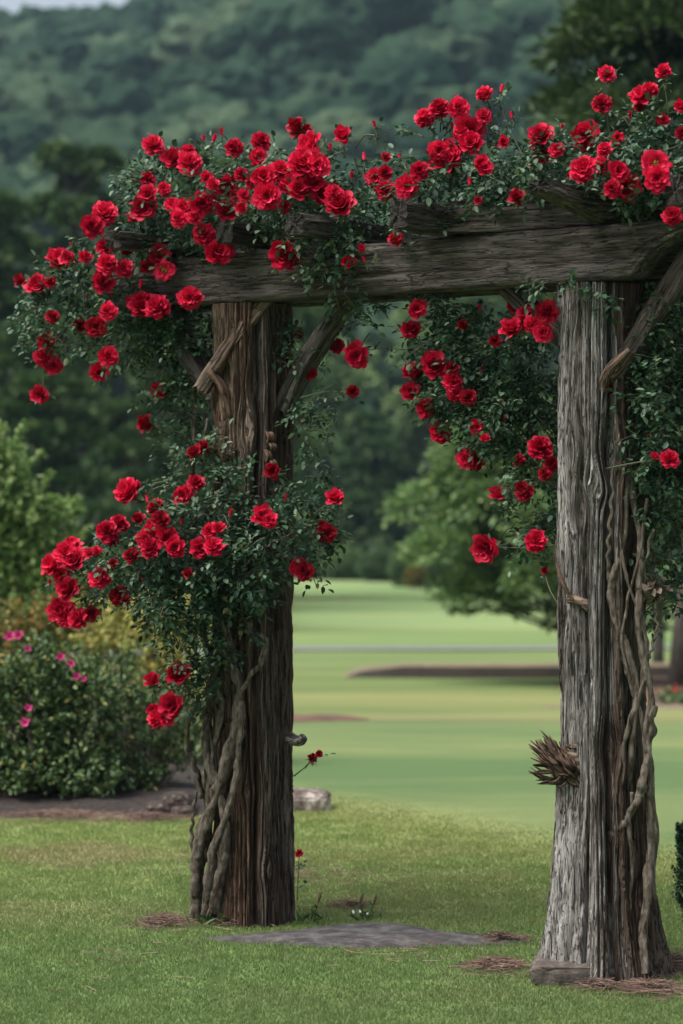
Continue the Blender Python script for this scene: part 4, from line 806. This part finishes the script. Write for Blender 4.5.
tree('pale hazy tree seen in the gap just right of the brown post', 325, 112, 330, 55, 560, M['mist'], .42, 9000, 'broad', group=G2, seed=8)
tree('darker hazy tree over the shrubs at the end of the fairway', 372, 104, 425, 36, 572, M['forest_dk'], .36, 9000, 'broad', group=G2, seed=9)
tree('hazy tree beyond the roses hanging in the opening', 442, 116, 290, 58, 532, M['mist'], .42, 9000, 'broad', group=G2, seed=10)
tree('hazy tree top behind the rose foliage in the opening', 510, 112, 260, 55, 560, M['forest_dk'], .42, 8000, 'broad', group=G2, seed=11)
tree('light green spreading tree with drooping branches in the opening, left of the silvery post', 560, 31, 428, 158, 618, M['light_tree'], .085, 46000, 'broad', trunkpx=640, sub=44, seed=12)
tree('big dark pine filling the top right corner', 716, 29, -330, 178, 300, M['pine_dark'], .15, 80000, 'pine', name='pine_tree', sub=84, fat=1.25, trunkpx=688, trunk_r=.15, seed=13)
tree('slim dark tree behind the silvery post at the right edge', 668, 38, 330, 60, 560, M['pine_dark'], .13, 16000, 'broad', trunkpx=655, sub=20, trunk_r=.10, seed=14)

# shrubs at the end of the fairway
for i, (px, py, Y, rx, ry, mt, lb) in enumerate([(308,560,100,26,14,'forest_dk','leftmost dark shrub at the end of the fairway'),(345,565,99,24,15,'forest','middle hazy shrub at the end of the fairway'),(378,566,97,20,14,'forest_dk','dark shrub under the hazy trees right of the middle of the fairway end'),(402,568,92,12,10,'forest','small shrub next to the white cart'),(416,577,90,9,8,'or','small orange brown shrub beneath the light green tree'),(440,572,92,20,12,'forest_dk','shrub behind the light green tree at the fairway end')]):
    s = F/Y; c = at(px, py, Y); gzv = float(gz(c[0], Y)); root = thing('shrub', lb, 'shrub', (c[0], Y, gzv), 'shrubs at the end of the fairway'); Bf = Buf(); n = 2600
    q = rand_dirs(n)*(.6+.4*rng.random(n))[:, None]; lump = 1+.3*fbm(q*2+px, 3); P = c+q*lump[:, None]*np.array([rx/s, rx/s*.8, 0])+np.array([0, 0, 1])*(q[:, 2:]*lump[:, None]*max(ry/s, (c[2]-gzv))); leaves(Bf, P, unit(q+rand_dirs(n)), .16, 0); Bf.build('foliage', M[mt], root)
# red flowers by the pine
g = ground_at(676, 706); root = thing('flower_clump', 'small clump of red flowers at the foot of the big pine', 'flowers', g); Bf = Buf(); leaves(Bf, g+rng.normal(size=(260, 3))*np.array([.12, .1, .05])+np.array([0, 0, .08]), rand_dirs(260), .06, 0); Bf.build('foliage', M['forest_dk'], root)
Bf = Buf(); leaves(Bf, g+rng.normal(size=(22, 3))*np.array([.06, .05, .02])+np.array([0, 0, .16]), rand_dirs(22), .035, 0); Bf.build('petals', M['petal'], root)

# small white cart far off
def cart():
    ys_ = np.linspace(121, 150, 300); Y = float(ys_[np.argmin(np.abs(HY+F*(H-hz((404-CX)/F*ys_, ys_))/ys_-551))]); g = np.array([(404-CX)/F*Y, Y, float(hz((404-CX)/F*Y, Y))]); root = thing('golf_cart', 'tiny white cart parked by the shrubs at the end of the fairway', 'golf cart', g)
    W = plain('white_paint', (.75, .76, .78), .4); K = plain('dark_rubber', (.03, .03, .03))
    def bx(B, x0, x1, y0, y1, z0, z1, e=.04):
        V = []
        for z, k in ((z0, e), (z0+e, 0), (z1-e, 0), (z1, e)):
            for x, y in ((x0+k, y0+k), (x1-k, y0+k), (x1-k, y1-k), (x0+k, y1-k)): V.append(g+np.array([x, y, z]))
        Fq = [[0,3,2,1],[12,13,14,15]]+[[4*r+i, 4*r+(i+1) % 4, 4*r+4+(i+1) % 4, 4*r+4+i] for r in range(3) for i in range(4)]
        B.add(np.array(V), np.array(Fq))
    B = Buf(); bx(B, -1.1, 1.1, -.55, .55, .3, .75); bx(B, -1.1, -.55, -.5, .5, .75, 1.0); bx(B, .45, 1.1, -.5, .5, .75, .95); B.build('body', W, root, False)
    B = Buf(); bx(B, -.9, .9, -.6, .6, 1.72, 1.80); B.build('roof', W, root, False)
    B = Buf(); bx(B, -.25, .3, -.5, .5, .77, .92); bx(B, .25, .4, -.5, .5, .92, 1.3); B.build('seat', K, root, False)
    for x in (-.75, .75):
        for y in (-.5, .5):
            B = Buf(); V, Fs, _ = tube(np.array([g+np.array([x, y-.09, .22]), g+np.array([x, y+.09, .22])]), .22, 16); B.add(V, Fs); B.build('wheel', K, root)
            B = Buf(); V, Fs, _ = tube(np.array([g+np.array([x, y, .74]), g+np.array([x*.95, y, 1.73])]), .025, 6); B.add(V, Fs); B.build('roof_post', K, root)
cart()

# ------------------------------------------------------------------ wooded hill
M['hillground'] = stone_mat('forest_floor', [(.3, (.010,.018,.010)), (.7, (.022,.032,.018))], .5, .1)
B = Buf(); B.add(*grid_sheet(np.linspace(-150, 150, 90), np.linspace(121, 420, 90), hz)); kind(B.build('hill', M['hillground']), 'structure')
def hill_mat():
    m, nt, b, out = newmat('hill_canopy'); g = nt.nodes.new('ShaderNodeNewGeometry')
    c = ramp(nt, g.outputs['Random Per Island'], [(0, (.018,.048,.028)), (.6, (.040,.082,.046)), (1, (.105,.155,.085))])
    n = noise_node(nt, g.outputs['Position'], 1.3, 6, .75); c = mixc(nt, ramp(nt, n, [(.35, (.7,.7,.7)), (.6, (0,0,0))]), c, (.012,.026,.011))
    nt.links.new(c, b.inputs['Base Color']); b.inputs['Roughness'].default_value = .9; b.inputs['Specular IOR Level'].default_value = .1; bump(nt, b, n, 1.0, .5); return m
def hill_trees():
    V0, F0 = ICO[2]; nv = len(V0); B = Buf(); 
    for it in range(1150):
        Y = 126+random.random()**.8*225; X = random.uniform(-1, 1)*(.18*Y+16)
        z = float(hz(X, Y)); R = random.uniform(2.2, 4.4); h = random.uniform(2.5, 10)
        for k in range(4):
            c = np.array([X, Y, z+h]) if k == 0 else np.array([X+random.uniform(-.7, .7)*R, Y+random.uniform(-.7, .7)*R, z+h*random.uniform(.55, .95)])
            r = R*(1 if k == 0 else random.uniform(.5, .75)); d = 1+.20*fbm(V0*2.1+it*.37+k, 2)+.10*rng.normal(size=nv)
            V = V0*d[:, None]*np.array([r, r, r*.80])+c; B.add(V, F0)
    # low skirt to close the gaps
    return kind(B.build('hill_forest', hill_mat(), smooth=False), 'stuff')
hill_trees()
# undergrowth under the forest edge
n = 26000; X = rng.uniform(-26, 8, n); Yy = rng.uniform(60, 118, n); keep = X < -.0125*Yy*2.2+np.where(Yy > 100, 14, 0); X, Yy = X[keep], Yy[keep]; n = len(X)
Bf = Buf(); zz = gz(X, Yy)+rng.random(n)*1.6*(.4+.6*np.abs(vnoise(np.stack([X*.3, Yy*.3, X*0], -1)))*2); leaves(Bf, np.stack([X, Yy, zz], -1), rand_dirs(n), .45, 0, 1.2); kind(Bf.build('undergrowth', M['forest_dk']), 'stuff')

# ------------------------------------------------------------------ air
HZ = 1
if HZ:
    hx, y0, y1, z0, z1 = 158, -14, 421, -9, 95
    V = np.array([(x, y, z) for z in (z0, z1) for x, y in ((-hx, y0), (hx, y0), (hx, y1), (-hx, y1))], float)
    B = Buf(); B.add(V, np.array([[3,2,1,0],[4,5,6,7],[0,1,5,4],[1,2,6,5],[2,3,7,6],[3,0,4,7]])); m, nt, b, out = newmat('haze_air'); nt.nodes.remove(b)
    pv = nt.nodes.new('ShaderNodeVolumePrincipled'); pv.inputs['Color'].default_value = (.52, .76, .92, 1); pv.inputs['Density'].default_value = .00030; pv.inputs['Anisotropy'].default_value = .2
    nt.links.new(pv.outputs[0], out.inputs['Volume']); kind(B.build('haze', m, smooth=False), 'stuff')

# ------------------------------------------------------------------ light
w = bpy.data.worlds.new('World'); sc.world = w; w.use_nodes = True; nt = w.node_tree; bg = nt.nodes['Background']
sky = nt.nodes.new('ShaderNodeTexSky'); sky.sky_type = 'NISHITA'; sky.sun_disc = False
EL, AZ = math.radians(60), math.radians(248)     # veiled sun, high on the left
sky.sun_elevation = EL; sky.sun_rotation = AZ; sky.air_density = 1.0; sky.dust_density = 2.5; sky.ozone_density = 1.0
nt.links.new(mixc(nt, .5, sky.outputs[0], (8.0, 8.5, 9.0)), bg.inputs[0]); bg.inputs[1].default_value = .055   # thin overcast over the blue
sun = bpy.data.lights.new('sun', 'SUN'); sun.energy = 3.6; sun.angle = math.radians(48); sun.color = (1, .96, .90)
so = bpy.data.objects.new('sun', sun); COL.objects.link(so)
dv = Vector((math.sin(AZ)*math.cos(EL), math.cos(AZ)*math.cos(EL), math.sin(EL))); so.rotation_mode = 'QUATERNION'; so.rotation_quaternion = dv.to_track_quat('Z', 'Y'); so.location = (0, 0, 30)

# ------------------------------------------------------------------ camera
cam = bpy.data.cameras.new('camera'); co = bpy.data.objects.new('camera', cam); COL.objects.link(co); sc.camera = co
co.location = (0, 0, H); co.rotation_euler = (math.radians(90), 0, 0)
cam.sensor_fit = 'VERTICAL'; cam.sensor_height = 36; cam.lens = F/1024*36; cam.shift_y = (HY-512)/1024; cam.clip_start = .1; cam.clip_end = 2000
cam.dof.use_dof = True; cam.dof.focus_distance = 9.35; cam.dof.aperture_fstop = 2.4; cam.dof.aperture_blades = 0
sc.view_settings.view_transform = 'Standard'; sc.view_settings.look = 'None'; sc.view_settings.gamma = 1; sc.view_settings.exposure = .90
sc.render.engine = 'CYCLES'; sc.cycles.use_denoising = True; sc.cycles.max_bounces = 6; sc.cycles.volume_bounces = 0; sc.cycles.transparent_max_bounces = 8; sc.cycles.use_adaptive_sampling = True
sc.cycles.adaptive_threshold = .015; sc.cycles.diffuse_bounces = 3; sc.cycles.glossy_bounces = 2
